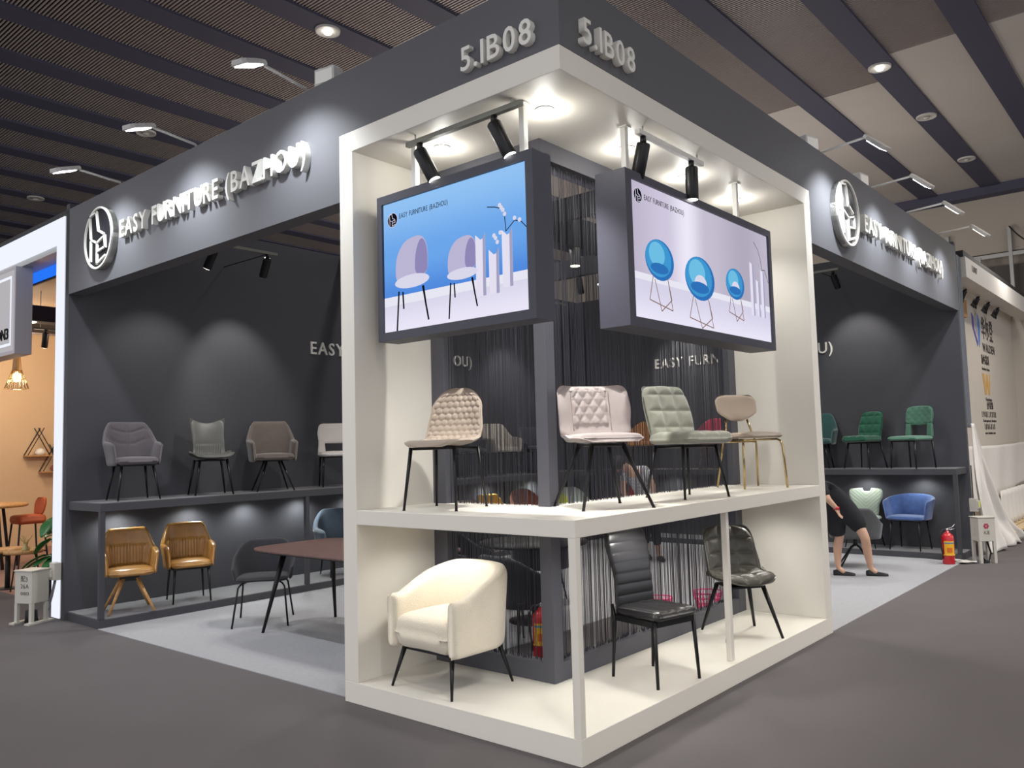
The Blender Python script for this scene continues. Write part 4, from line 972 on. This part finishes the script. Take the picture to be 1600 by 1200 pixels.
def face(head, fwd, up, parent, s=.93):
    fwd = Vector(fwd).normalized(); up = Vector(up); up = (up-fwd*up.dot(fwd)).normalized(); sd = fwd.cross(up); h = Vector(head)
    def ball(c, r, nm, m, sq=(1, 1, 1), n=14):
        vs = []; fs = []
        for i in range(9):
            ph = pi*i/8
            for j in range(n):
                a = 2*pi*j/n; q = Vector((sin(ph)*cos(a)*sq[0], sin(ph)*sin(a)*sq[1], cos(ph)*sq[2]))*r; vs.append(c+sd*q.x+fwd*q.y+up*q.z)
        fs = [(i*n+j, i*n+(j+1) % n, (i+1)*n+(j+1) % n, (i+1)*n+j) for i in range(8) for j in range(n)]
        return keep(MB().add(vs, fs, True).build(nm, m), parent)
    for k in (-1, 1):
        ball(h+fwd*.083*s+sd*k*.03*s+up*.0, .011*s, 'eye', eyem); ball(h+sd*k*.077*s, .018*s, 'ear', skinm, (.4, .8, 1.4))
    ball(h+fwd*.095*s-up*.022*s, .013*s, 'nose', skinm, (.8, 1, 1.5)); ball(h+fwd*.084*s-up*.055*s, .02*s, 'mouth', lipm, (1.2, .5, .35))
    return ball
def at(base, px, k, z, dep=0): return (base[0]+px*k*.762-dep*.647, base[1]+px*k*.647+dep*.762, z)

# woman in black bending to the left
bW = (-.8, 6.43); K = .0074
def w_(px, z, dep=0): return at(bW, px-1322, K, z+.006, dep)
wm = thing('person', 'person in a black dress and black loafers bending over beyond the white stand', 'person', (-.8, 6.43, .006))
J = [(w_(1318, .80), .105), (w_(1302, .96), .09), (w_(1284, 1.05), .10), (w_(1268, 1.10), .045), (w_(1254, 1.10), .070), (w_(1246, 1.07), .075),
     (w_(1325, .76, -.04), .085), (w_(1342, .455, -.12), .055), (w_(1347, .33, -.06), .056), (w_(1355, .085, .0), .033),
     (w_(1312, .76, .08), .085), (w_(1312, .46, .05), .052), (w_(1310, .33, .10), .053), (w_(1309, .085, .10), .033),
     (w_(1278, 1.05, -.15), .045), (w_(1283, .90, -.22), .038), (w_(1297, .80, -.18), .026), (w_(1275, 1.05, .15), .045), (w_(1270, .85, .18), .038), (w_(1262, .66, .14), .026),
     (w_(1363, .03, -.03), .030), (w_(1318, .03, .06), .030)]
E_ = [(0, 1), (1, 2), (2, 3), (3, 4), (4, 5), (0, 6), (6, 7), (7, 8), (8, 9), (0, 10), (10, 11), (11, 12), (12, 13), (2, 14), (14, 15), (15, 16), (2, 17), (17, 18), (18, 19), (9, 20), (13, 21)]
hand_joints(J, E_, 16, J[16][0], (.3, .2, -1), (0, 1, 0), .9); hand_joints(J, E_, 19, J[19][0], (0, 0, -1), (0, 1, 0), .9)
skin('body', J, E_, skinm, wm)
dress = mat('cloth_black', (24, 24, 29), .85, bump=.2)
Jd = [(w_(1318, .80), .150), (w_(1303, .96), .125), (w_(1286, 1.06), .135), (w_(1272, 1.09), .07), (w_(1330, .68, -.05), .125), (w_(1340, .50, -.09), .10), (w_(1311, .68, .06), .115), (w_(1306, .44, .06), .105),
      (w_(1278, 1.06, -.15), .062), (w_(1282, .93, -.21), .052), (w_(1275, 1.06, .15), .062), (w_(1271, .90, .18), .052)]
skin('dress', Jd, [(0, 1), (1, 2), (2, 3), (0, 4), (4, 5), (0, 6), (6, 7), (2, 8), (8, 9), (2, 10), (10, 11)], dress, wm)
for px, dep, dx, bp_, nm in ((1355, 0, (.93, -.1), -.03, 0), (1309, .10, (.9, .2), .04, 1)):
    a = Vector(w_(px, .0, dep)); d = Vector((dx[0]*.762+.3*dx[1], dx[0]*.647-.3, 0)).normalized(); s = Vector((-d.y, d.x, 0))
    prof = [(-.055, .028, .055), (-.02, .032, .065), (.05, .036, .05), (.10, .042, .04), (.15, .040, .032), (.185, .022, .024)]
    vs = []
    for x, wd, h in prof: vs += [a+d*x-s*wd+Vector((0, 0, .0)), a+d*x+s*wd, a+d*x+s*wd*.75+Vector((0, 0, h)), a+d*x-s*wd*.75+Vector((0, 0, h))]
    fs = [(0, 1, 2, 3), (20, 21, 22, 23)]+[(i*4+j, i*4+(j+1) % 4, (i+1)*4+(j+1) % 4, (i+1)*4+j) for i in range(5) for j in range(4)]
    sh = MB().add(vs, fs, True).build('shoe', mat('shoe_black', (18, 18, 20), .25), None, .008); keep(sh, wm)
    keep(MB().path([a+d*.07-s*.03+Vector((0, 0, .048)), a+d*.07+s*.03+Vector((0, 0, .048))], .006, 6).build('buckle', 'gold'), sh)
ballf = face(J[5][0], (-.7, -.5, -.5), (-.5, -.4, .6), wm); ballf(Vector(J[5][0])+Vector((.02, .015, .03)), .098, 'hair', hairm, (1, 1, 1.1))
keep(MB().lathe([(.03, -.018), (.034, -.018), (.034, .018), (.03, .018)], 20, J[16][0]).build('red_wristband', redp), wm)

# man behind the strings
bM = (-3.34, 6.39); KM = .0087
def m_(px, z, dep=0): return at(bM, px-1018, KM, z+.006, dep)
mn = thing('person', 'person in a pale striped shirt and black trousers bending forward, seen through the strings', 'person', (-3.34, 6.39, .006))
J = [(m_(1008, .86, .15), .11), (m_(1000, 1.02, .0), .11), (m_(990, 1.17, -.14), .115), (m_(975, 1.27, -.26), .05), (m_(966, 1.31, -.32), .072), (m_(960, 1.32, -.36), .08),
     (m_(1014, .80, .05), .085), (m_(1018, .45, -.02), .058), (m_(1024, .08, .05), .035), (m_(1002, .80, .20), .085), (m_(1006, .45, .2), .058), (m_(1008, .08, .28), .035),
     (m_(1003, 1.24, -.20), .05), (m_(1013, 1.02, -.26), .042), (m_(1013, .80, -.30), .028), (m_(975, 1.22, -.05), .05), (m_(968, 1.0, -.15), .042), (m_(972, .80, -.25), .028), (m_(1028, .03, -.06), .03), (m_(1012, .03, .2), .03)]
E_ = [(0, 1), (1, 2), (2, 3), (3, 4), (4, 5), (0, 6), (6, 7), (7, 8), (0, 9), (9, 10), (10, 11), (2, 12), (12, 13), (13, 14), (2, 15), (15, 16), (16, 17), (8, 18), (11, 19)]
hand_joints(J, E_, 14, J[14][0], (0, 0, -1), (1, 0, 0), .95); hand_joints(J, E_, 17, J[17][0], (0, 0, -1), (1, 0, 0), .95)
skin('body', J, E_, skinm, mn)
def striped(name, c1, c2, sc):
    m = mat(name, c1, .8); nt = m.node_tree; b = nt.nodes['Principled BSDF']; tc = nt.nodes.new('ShaderNodeTexCoord'); wv = nt.nodes.new('ShaderNodeTexWave'); wv.inputs['Scale'].default_value = sc
    r = nt.nodes.new('ShaderNodeValToRGB'); r.color_ramp.interpolation = 'CONSTANT'; r.color_ramp.elements[0].color = srgb(*c1); r.color_ramp.elements[1].color = srgb(*c2); r.color_ramp.elements[1].position = .6
    nt.links.new(tc.outputs['Object'], wv.inputs[0]); nt.links.new(wv.outputs[0], r.inputs[0]); nt.links.new(r.outputs[0], b.inputs['Base Color']); return m
skin('shirt', [(m_(1008, .88, .15), .14), (m_(1000, 1.03, 0), .14), (m_(990, 1.17, -.14), .145), (m_(977, 1.25, -.25), .065), (m_(1003, 1.24, -.20), .066), (m_(1010, 1.1, -.24), .058), (m_(975, 1.22, -.05), .066), (m_(970, 1.08, -.12), .058), (m_(1006, .72, .02), .15)],
     [(0, 1), (1, 2), (2, 3), (2, 4), (4, 5), (2, 6), (6, 7), (0, 8)], striped('shirt_striped', (206, 206, 208), (150, 150, 160), 14), mn)
skin('trousers', [(m_(1008, .86, .15), .135), (m_(1014, .78, .05), .105), (m_(1018, .45, -.02), .078), (m_(1022, .20, .03), .062), (m_(1002, .78, .2), .105), (m_(1006, .45, .2), .078), (m_(1008, .2, .26), .062)],
     [(0, 1), (1, 2), (2, 3), (0, 4), (4, 5), (5, 6)], dress, mn)
for px, dep in ((1024, .05), (1008, .28)):
    p = Vector(m_(px, .006, dep)); q = Vector(m_(px+3, .006, dep-.2)); keep(MB().path([p+Vector((0, 0, .03)), (p+q)/2+Vector((0, 0, .035)), q+Vector((0, 0, .028))], [.038, .042, .026], 12).build('shoe', 'blackm'), mn)
ballf = face(J[5][0], (.3, -.7, -.6), (.2, -.4, .8), mn); ballf(Vector(J[5][0])+Vector((-.02, .03, .03)), .10, 'hair', hairm, (1, 1, 1))
tubchair('red armchair on the lower right shelf behind the bending person, seen through the strings', (-5.0, 8.58, ZB), RD(5), fab('fabric_red', (186, 44, 44)), .2, -.15, .2, .12, .34, .84, .56, .28, .55, .04, .05)

# ------------------------------------------------------------------ LEFT NEIGHBOUR
lit = glow('portal_light', (236, 240, 255), 1.05)
po = thing('lit_portal', 'white backlit portal of the neighbouring booth at the far left', 'portal', (-6.5, .0, 0))
wbx('header', lit, (-12.5, .02, 3.86), (-6.47, .25, 4.13), po, 0); wbx('post', lit, (-6.66, .02, .0), (-6.47, .25, 3.86), po, 0)
wbx('top_edge', 'blackm', (-12.5, .03, 4.13), (-6.44, .26, 4.19), po); wbx('side_edge', 'alu', (-6.47, .03, 0), (-6.44, .26, 4.13), po)
wbx('inner_lining', 'blackm', (-6.68, .05, 0), (-6.66, .26, 3.86), po, 0)
wbx('header_lining', 'alu', (-12.5, .04, 3.80), (-6.68, .26, 3.86), po, 0)
sg = thing('backlit_sign', 'backlit sign panel with dark lettering hanging in the far left portal', 'sign', (-7.72, 0, 2.8))
wbx('case', mat('sign_case', (196, 192, 196), .5), (-9.6, -.02, 2.80), (-7.70, .16, 3.80), sg)
wbx('face', glow('sign_face', (200, 196, 200), .8), (-9.56, -.024, 2.84), (-7.74, -.02, 3.76), sg, 0)
for a, b in (((-9.5, -.029, 2.90), (-7.80, -.025, 2.93)), ((-9.5, -.029, 3.67), (-7.80, -.025, 3.70)), ((-7.83, -.029, 2.93), (-7.80, -.025, 3.67))): wbx('light_line', lit, a, b, sg, 0)
text_run('GZIDN3', 'emblack', sg, (-8.55, -.026, 2.98), (1, 0, 0), .68, .13, .01, .01)
bs = thing('blue_screen', 'plain bright blue screen inside the top of the far left portal', 'screen', (-8, .3, 3.7))
wbx('panel', glow('blue_screen_glow', (40, 118, 250), 1.0), (-8.9, .30, 3.70), (-6.72, .33, 4.1), bs, 0); wbx('rim', 'blackm', (-8.92, .31, 3.68), (-6.70, .34, 3.70), bs)
warm = mat('warm_plaster', (216, 186, 150), .8, var=.05, vscale=1.5)
struct('wall_warm', warm, (-14.1, -3, 0), (-14, 9, 4.2)); struct('wall_warm', warm, (-14, 6.0, 0), (-6.4, 6.1, 4.2))
struct('floor', mat('plank_floor', (150, 118, 108), .5, var=.15, vscale=2), (-14, .30, -.02), (-6.4, 6, .004))
struct('trim_50', mat('warm_ceiling', (160, 136, 112), .8), (-14, .4, 4.1), (-6.4, 6, 4.15))
for i, (xx, z0, z1) in enumerate(((-8.9, 3.36, 3.56), (-10.6, 3.62, 3.80), (-12.2, 3.68, 3.88))): struct('trim_%d' % (51+i), mat('dark_beam', (58, 48, 44), .7), (xx-.12, .4, z0), (xx+.12, 6, z1))
for x, y, z in ((-8.9, .55, 3.36), (-10.6, 1.0, 3.62)):
    t = thing('downlight', 'warm downlight under a dark beam in the far left booth'+(' (nearer beam)' if x > -9 else ' (farther beam)'), 'ceiling light', (x, y, z))
    MB().lathe([(0, -.01), (.07, -.01), (.08, 0), (0, 0)], 20).build('lens', 'lampw', t)
light('POINT', (-9.5, 3.0, 3.2), 150, (1, .82, .62), size=.3); light('POINT', (-12.2, 1.6, 3.2), 95, (1, .80, .60), size=.3)
track('short dark track with a pale spotlight in the far left booth', (-10.6, 1.2, 3.52), (-10.6, 2.3, 3.52), ((.15, (-.4, .05, -1), True, 20, 80),), 'blackm', drop=4.095)
# pendant lamp
pl = thing('pendant_lamp', 'pendant lamp with pale wooden neck and wire shade in the far left booth', 'pendant lamp', (-11, 1.12, 2.82))
MB().path([(0, 0, .30), (0, 0, 1.28)], .006, 6).build('cord', 'gold', pl)
MB().lathe([(0, .32), (.05, .32), (.065, .12), (.055, .10), (0, .10)], 20).build('neck', oak, pl)
mb = MB()
for i in range(16): a = 2*pi*i/16; mb.tube((cos(a)*.06, sin(a)*.06, .12), (cos(a)*.16, sin(a)*.16, -.16), .004, n=6)
for r, z in ((.16, -.16), (.11, -.02)): mb.path([(cos(2*pi*i/24)*r, sin(2*pi*i/24)*r, z) for i in range(24)], .004, 6, closed=True)
mb.build('wire_shade', 'gold', pl)
MB().lathe([(0, .10), (.05, .06), (.06, .0), (.04, -.05), (0, -.06)], 16).build('bulb', glow('bulb_warm', (255, 226, 160), 6), pl)
light('POINT', (-11, 1.12, 2.72), 12, (1, .8, .5), size=.06)
# triangular shelves
for y, z, lb in ((2.48, 1.68, 'left'), (2.74, 1.38, 'right')):
    t = thing('triangle_shelf', 'small triangular wire wall shelf, the %s one of the pair on the warm wall' % lb, 'shelf', (-13.99, y, z))
    mb = MB()
    for dx in (.01, .20):
        mb.path([(dx, -.22, 0), (dx, .05, .5)], .008, 6).path([(dx, .22, 0), (dx, -.05, .5)], .008, 6)
    mb.build('wire_frame', 'blackm', t); MB().box(.0, -.23, -.02, .22, .23, 0).build('shelf_board', oak, t)
    o = thing('small_ornament', 'small pale ornament on the %s triangular shelf' % lb, 'ornament', (-13.88, y+.02, z)); MB().lathe([(0, 0), (.06, .0), (.09, .05), (.06, .11), (0, .13)], 16).build('body', 'letter' if lb == 'left' else rust, o)
# high table + stools
orange = mat('leather_orange', (176, 82, 44), .5, bump=.1)
ht = thing('high_table', 'high round wooden table at the left edge of the photo', 'table', (-11.6, .85, .004))
MB().lathe([(0, .90), (.62, .90), (.64, .92), (.62, .95), (0, .95)], 40).build('tabletop', oak, ht)
for a in (20, 110, 200, 290): c, s = cos(RD(a)), sin(RD(a)); MB().tube((c*.38, s*.38, .90), (c*.5, s*.5, 0), .022).build('leg', 'blackm', ht)
MB().path([(cos(2*pi*i/24)*.47, sin(2*pi*i/24)*.47, .2) for i in range(24)], .012, 6, closed=True).build('foot_ring', 'blackm', ht)
def stool(lb, pos, rz):
    t = thing('bar_chair', lb, 'chair', pos, rz)
    cushion(.44, .42, .14, .06, .60, 0, .01).build('seat', orange, t)
    profile_sheet([(.17, .72), (.20, .82), (.24, 1.0)], ((0, .34), (.6, .40), (1, .38)), .04, ((0, .04), (1, .06)), rf=.08, rt=.12, nu=24, nv=20).build('backrest', orange, t)
    legs4(t, 'blackm', (.17, .17), (.22, .22), .61, .014, .012)
    MB().path([(-.2, -.2, .18), (.2, -.2, .18), (.2, .2, .18), (-.2, .2, .18)], .009, 6, closed=True).build('foot_rail', 'blackm', t)
stool('orange leather bar chair right of the high wooden table', (-11.7, 1.55, .004), RD(0)); stool('orange leather bar chair half cut off at the left edge of the photo', (-12.4, .9, .004), RD(30))
# round side table, vase, dark chair, plant
stb = thing('side_table', 'low round wooden side table beside the leafy plant', 'table', (-8.58, .42, .004))
MB().lathe([(0, .47), (.20, .47), (.215, .48), (.215, .515), (.20, .515), (.20, .495), (0, .495)], 36).build('tray_top', oak, stb)
for a in (80, 200, 320): c, s = cos(RD(a)), sin(RD(a)); MB().tube((c*.12, s*.12, .47), (c*.21, s*.21, 0), .009, n=8).build('leg', 'blackm', stb)
bt2 = thing('side_table', 'low wooden side table cut off at the left edge of the photo', 'table', (-9.1, .42, .004))
MB().lathe([(0, .46), (.24, .46), (.25, .48), (.24, .50), (0, .50)], 36).build('tray_top', oak, bt2); MB().tube((0, 0, 0), (0, 0, .46), .03).build('column', 'blackm', bt2)
MB().lathe([(0, 0), (.14, 0), (.14, .01), (0, .01)], 24).build('base', 'blackm', bt2)
vs_ = thing('small_vase', 'small glass vase with dried twigs on the low round side table', 'vase', (-8.52, .42, .50))
MB().lathe([(0, 0), (.04, 0), (.045, .03), (.02, .07), (.025, .10)], 16).build('glass', mat('vase_glass', (170, 160, 110), .15), vs_)
mb = MB()
for i in range(9): a = i*.7; mb.path([(0, 0, .05), (cos(a)*.03, sin(a)*.03, .12), (cos(a)*.07, sin(a)*.07, .15+.02*(i % 3))], .003, 5)
mb.build('twigs', mat('dried_twig', (160, 140, 80), .8), vs_)
leafm = mat('leaf_green', (52, 112, 60), .35, var=.25, vscale=6)
pt = thing('potted_plant', 'leafy green plant in a dark pot in front of the lit portal post', 'plant', (-7.75, .50, .004))
MB().lathe([(0, 0), (.10, 0), (.15, .36), (.15, .38), (.13, .38), (.12, .34), (0, .34)], 24).build('pot', 'blackm', pt)
for i in range(17):
    a = random.uniform(0, 2*pi); h = random.uniform(.40, 1.0); L = random.uniform(.22, .32); rr = random.uniform(.03, .14)
    b = Vector((cos(a)*rr, sin(a)*rr, h)); MB().path([(0, 0, .34), tuple(b*.6+Vector((0, 0, .1))), tuple(b)], .006, 5).build('stem', leafm, pt)
    d = Vector((cos(a), sin(a), random.uniform(-.5, .5))).normalized(); s = d.cross(Vector((0, 0, 1))).normalized(); up = s.cross(d)
    vs = []; k = 7
    for j in range(k+1):
        q = j/k; wd = .085*sin(pi*min(1, q*.92+.05))**.8; p = b+d*L*q-up*0+Vector((0, 0, -.10*q*q))
        vs += [p-s*wd+up*.015, p+up*-.004, p+s*wd+up*.015]
    fs = []
    for j in range(k): n = j*3; fs += [(n, n+1, n+4, n+3), (n+1, n+2, n+5, n+4)]
    lf = MB().add(vs, fs, True).build('leaf', leafm, pt); md = lf.modifiers.new('solid', 'SOLIDIFY'); md.thickness = .003
tubchair('dark metal-framed chair behind the low side table in the far left booth', (-8.3, 1.2, .004), RD(40), char, .23, -.17, .2, .12, .36, .62, .5, .3, .7, .03, .04)

# ------------------------------------------------------------------ ELECTRICAL BOXES
boxm = mat('box_enamel', (196, 192, 182), .45, var=.03); ink = mat('stencil_ink', (110, 106, 100), .7)
def elbox(pos, rz, lb, w=.22, d=.2, h=.31, leg=.2, skids=True):
    t = thing('electrical_box', lb, 'electrical box', pos, rz)
    MB().box(-w/2, -d/2, leg, w/2, d/2, leg+h).build('cabinet', boxm, t, .006)
    MB().box(-w/2-.008, -d/2-.008, leg+h, w/2+.008, d/2+.008, leg+h+.012).build('lid', boxm, t, .003)
    MB().box(-w/2-.012, -d*.1, leg+h*.3, -w/2, d*.02, leg+h*.6).build('handle', boxm, t, .002)
    for sx in (-1, 1):
        for sy in (-1, 1): MB().box(sx*(w/2-.0), sy*(d/2), .0, sx*(w/2-.035), sy*(d/2-.035), leg).build('leg', boxm, t, .002)
        if skids: MB().box(sx*w/2+(.02 if sx > 0 else -.02), -d/2-.04, 0, sx*(w/2-.045), d/2+.05, .02).build('skid', boxm, t, .002)
    return t
el = elbox((-6.50, -.22, 0), RD(22), 'pale electrical box on legs beside the lit portal, stencilled 26A')
for i, (tx, L, c) in enumerate((('配3', .085, .045), ('26A', .10, .042), ('0813', .105, .032))):
    o = text_run(tx, ink, None, (-.03, -.1015, .415-.065*i), (1, 0, 0), L, c, .0015, .005, True, name='stencil_text'); o.parent = el
MB().lathe([(0, 0), (.06, 0), (.055, .12), (0, .14)], 16, (0, .0, .0)).build('cable_bundle', 'blackm', el)
cb2 = thing('socket_box', 'small pale socket box fixed to the booth corner behind the electrical box', 'electrical box', (-6.42, -.04, .40))
MB().box(-.05, -.035, 0, .07, .035, .17).build('case', boxm, cb2, .005); MB().box(-.03, -.055, .03, .03, -.035, .10).build('socket', boxm, cb2, .003)
MB().path([(0, 0, 0), (-.01, -.02, -.12), (-.04, -.04, -.24), (-.1, -.05, -.39)], .009, 6).path([(.03, 0, 0), (.03, -.03, -.15), (-.02, -.05, -.3), (-.05, -.06, -.39)], .006, 6).build('cable', mat('cable_grey', (120, 120, 124), .5), cb2)
er = elbox((.22, 8.35, 0), RD(40), 'pale electrical box on legs with a red flower mark beside the white cloth', .21, .19, .29, .27, False)
flower = MB()
for i in range(6):
    a = 2*pi*i/6; flower.prism([(cos(a)*.022+cos(2*pi*j/10)*.014, sin(a)*.022+sin(2*pi*j/10)*.014) for j in range(10)], .0015, (-.01, -.0965, .46), (1, 0, 0), (0, 0, 1))
flower.build('flower_mark', mat('mark_red', (170, 60, 84), .6), er)
o = text_run('A3E', ink, None, (-.045, -.0965, .36), (1, 0, 0), .075, .045, .0015, .005, True, name='stencil_text'); o.parent = er
MB().path([(-.04, .0, .27), (-.06, .0, .1), (0, -.02, .02), (.06, .05, .01)], .012, 6).path([(.04, 0, .27), (.07, -.02, .12), (.02, -.05, .015), (-.07, -.06, .01)], .012, 6).build('cable_bundle', 'blackm', er)
mt = thing('meter_box', 'small white meter box with yellow label on the booth corner above the electrical box', 'electrical box', (.06, 8.72, .60))
MB().box(-.04, -.05, 0, .05, .05, .17).build('case', boxm, mt, .004); MB().box(.05, -.045, .04, .07, .045, .14).build('display', boxm, mt, .003); MB().box(.07, -.03, .06, .073, .03, .13).build('yellow_label', mat('label_lime', (226, 226, 80), .5), mt)
MB().path([(0, 0, .17), (0, .0, .6)], .008, 6).path([(0, 0, 0), (.01, -.02, -.1), (.04, -.1, -.2)], .008, 6).build('cable', 'blackm', mt)
pp = thing('paper_sheets', 'crumpled printed papers on the floor between fire extinguisher and electrical box', 'papers', (-.02, 8.18, .0))
mb = MB()
for i in range(5):
    cx, cy, a = random.uniform(-.06, .14), random.uniform(-.08, .08), random.uniform(0, 3); c, s = cos(a), sin(a); q = []
    for x, y in ((-.08, -.05), (.08, -.05), (.08, .05), (-.08, .05)): q.append((cx+x*c-y*s, cy+x*s+y*c, .008+.004*i+random.uniform(0, .012)))
    mb.add(q+[(x, y, z+.001) for x, y, z in q], [(0, 1, 2, 3), (4, 5, 6, 7), (0, 1, 5, 4), (1, 2, 6, 5), (2, 3, 7, 6), (3, 0, 4, 7)])
mb.build('sheets', 'letter', pp)

# ------------------------------------------------------------------ RIGHT NEIGHBOUR
rib = mat('rib_grey', (104, 110, 118), .5)
rb = thing('ribbed_panel', 'narrow grey ribbed panel between the booth end and the white neighbouring booth', 'panel', (-.05, 9.2, 0))
wbx('backing', 'blackm', (-.12, 8.985, 1.70), (-.08, 9.45, 4.1), rb, 0)
for i in range(5): wbx('rib', rib, (-.08, 9.0+i*.09, 1.70), (-.03, 9.05+i*.09, 4.1), rb, .01)
nw = mat('neighbour_white', (212, 208, 202), .6, var=.02); nwall = mat('neighbour_wall', (206, 198, 186), .7, var=.03)
hb = thing('white_header', 'white header beam of the neighbouring booth at the right edge', 'header', (.02, 9.42, 3.8))
wbx('beam', nw, (-.25, 9.47, 3.815), (.02, 16.5, 4.11), hb); wbx('top_rail', 'blackm', (-.26, 9.45, 4.11), (.0, 16.5, 4.2), hb)
text_run('5.1B07', ink, hb, (.021, 9.85, 3.95), (0, 1, 0), .34, .09, .004, .005)
struct('wall_3', nwall, (-.5, 9.48, 0), (-.42, 15.6, 4.1)); struct('wall_4', nwall, (-.42, 15.5, 0), (4, 15.6, 3.9))
struct('wall_5', nwall, (-6.3, 8.985, 0), (-.13, 9.05, 4.1))
sgn = thing('wall_graphic', 'coloured W logo with company name and text lines on the neighbouring white wall', 'sign', (-.41, 12, 2.5))
X = -.418
def quad(nm, m, pts): keep(MB().prism(pts, .004, (X-.002, 0, 0), (0, 1, 0), (0, 0, 1)).build(nm, m), sgn)
def zz(z): return 3.08+(z-2.72)*.61
quad('logo_stroke', mat('logo_purple', (88, 76, 170), .5), [(y, zz(z)) for y, z in ((11.90, 3.62), (12.05, 3.52), (12.05, 3.2), (12.28, 2.85), (12.24, 2.72), (11.90, 3.25))])
quad('logo_stroke', mat('logo_grey', (170, 168, 176), .5), [(y, zz(z)) for y, z in ((12.12, 3.58), (12.24, 3.68), (12.30, 3.30), (12.26, 3.05), (12.14, 3.25))])
quad('logo_stroke', mat('logo_blue', (70, 130, 210), .5), [(y, zz(z)) for y, z in ((12.34, 3.68), (12.50, 3.5), (12.50, 3.2), (12.40, 2.72), (12.32, 2.88), (12.34, 3.3))])
inkd = mat('ink_dark', (66, 60, 58), .6)
def row(txt, y, z, L, c):
    text_run(txt, inkd, sgn, (X, y, z), (0, 1, 0), L, c, .004, .012, True, name='lettering')
row('华尔登', 12.62, 3.25, .95, .30); row('WALDEN', 12.62, 3.03, 1.0, .15)
row('新中式家具', 12.45, 2.80, .62, .13); row('Furniture Series', 12.45, 2.70, .62, .05)
quad('gold_letter', mat('logo_gold', (214, 168, 92), .5), [(y, z+.30) for y, z in ((12.42, 2.34), (12.60, 2.34), (12.66, 2.10), (12.74, 2.34), (12.86, 2.34), (12.92, 2.10), (12.98, 2.34), (13.06, 2.34), (12.98, 1.98), (12.86, 1.98), (12.78, 2.16), (12.70, 1.98), (12.56, 1.98))])
row('Furniture', 12.60, 2.17, .50, .06); row('全屋定制', 12.62, 2.03, .52, .10); row('1 9 8 8 L L U X U R', 12.2, 1.89, 1.15, .10); row('Contemporary furniture', 12.25, 1.81, 1.1, .045)
row('1 8 8 6 8 8 8', 12.35, 1.68, .85, .10); row('www furniture com', 12.35, 1.60, .85, .045)
# stage lamps under the header
for i, (y, lb) in enumerate(((9.9, 'leftmost'), (10.5, 'second'), (11.4, 'third'), (12.2, 'fourth'), (13.0, 'fifth'))):
    t = thing('stage_lamp', 'black stage lamp with barn doors under the white header, %s from the ribbed panel' % lb, 'stage lamp', (-.2, y, 3.80), 0, 'stage lamps under the white header')
    t.scale = (.62, .62, .62); MB().box(-.02, -.02, -.03, .02, .02, .012).build('bracket', 'blackm', t); MB().path([(0, 0, -.03), (-.06, 0, -.08), (-.12, 0, -.20)], [.05, .07, .075], 12).build('lamp_body', 'blackm', t)
    for sx in (-1, 1): MB().add([(-.12, sx*.07, -.14), (-.07, sx*.07, -.24), (-.10, sx*.14, -.31), (-.19, sx*.14, -.2)]+[(-.12, sx*.075, -.14), (-.07, sx*.075, -.24), (-.10, sx*.145, -.31), (-.19, sx*.145, -.2)], [(0, 1, 2, 3), (4, 5, 6, 7), (0, 1, 5, 4), (1, 2, 6, 5), (2, 3, 7, 6), (3, 0, 4, 7)]).build('barn_door', 'blackm', t)
t = thing('tan_box', 'tan cardboard box on the wall top between the stage lamps', 'box', (-.33, 10.9, 3.45)); MB().box(-.08, -.25, 0, .0, .25, .28).build('carton', mat('carton', (178, 132, 88), .8), t)
light('AREA', (.6, 12.2, 4.6), 18, (1, .95, .88), (-.4, 12.4, 2.0), size=.5)
# white cloth draped from the booth corner
cloth = mat('cloth_white', (226, 222, 216), .8, bump=.1, bscale=30, var=.02)
def drape(nm, lb, F, nu, nv, th=.006):
    G = [[F(i/nu, j/nv) for i in range(nu+1)] for j in range(nv+1)]; W = nu+1
    vs = [p for r in G for p in r]; fs = [(j*W+i, j*W+i+1, (j+1)*W+i+1, (j+1)*W+i) for j in range(nv) for i in range(nu)]
    o = MB().add(vs, fs, True).build(nm, cloth, None, fix=False); m = o.modifiers.new('s', 'SOLIDIFY'); m.thickness = th; tag(o, lb, 'cloth'); return o
def FD(a, b):   # b: 0 top ... 1 floor ; a: 0 near booth corner ... 1 far edge
    wd = .10+1.9*b**1.15; y = 9.10+a*wd; z = 1.74*(1-b)+.01; fold = .045*sin(a*17+b*2)+.03*sin(a*31-b*5)
    x = .02+.10*b+fold*(.25+b)+.35*max(0, b-.8)*a*2
    return (x, y-.35*b*(1-a), max(.012, z+(.03*sin(a*20) if b > .9 else 0)))
drape('draped_cloth', 'white cloth falling from the ribbed panel to the floor beside the electrical box', FD, 60, 40)
def FB(a, b):
    y = 9.6+a*5.6; z = 1.44-.03*sin(a*3)-b*(.95-.25*a); x = -.30+.05*b+.012*sin(a*26+b*3)
    return (x, y, z)
drape('draped_cloth', 'white cloth stretched along the lower part of the neighbouring wall', FB, 70, 16)
def FS(a, b): y = 11.2+a*4.0; return (-.06+.035*sin(a*75)*(.4+.6*b), y, .72-b*.55)
drape('table_skirt', 'pleated white skirt under the stretched cloth at the right edge', FS, 160, 6)
pal = thing('pallet', 'pale wooden pallet edge under the pleated skirt at the right edge', 'pallet', (.05, 11.4, 0))
for i in range(3): wbx('plank', mat('pine', (214, 190, 150), .7), (-.3+i*.17, 10.8, .11), (-.16+i*.17, 15.2, .15), pal)
for y in (11, 13, 15): wbx('block', 'blackm', (-.28, y, 0), (.16, y+.1, .108), pal, 0)
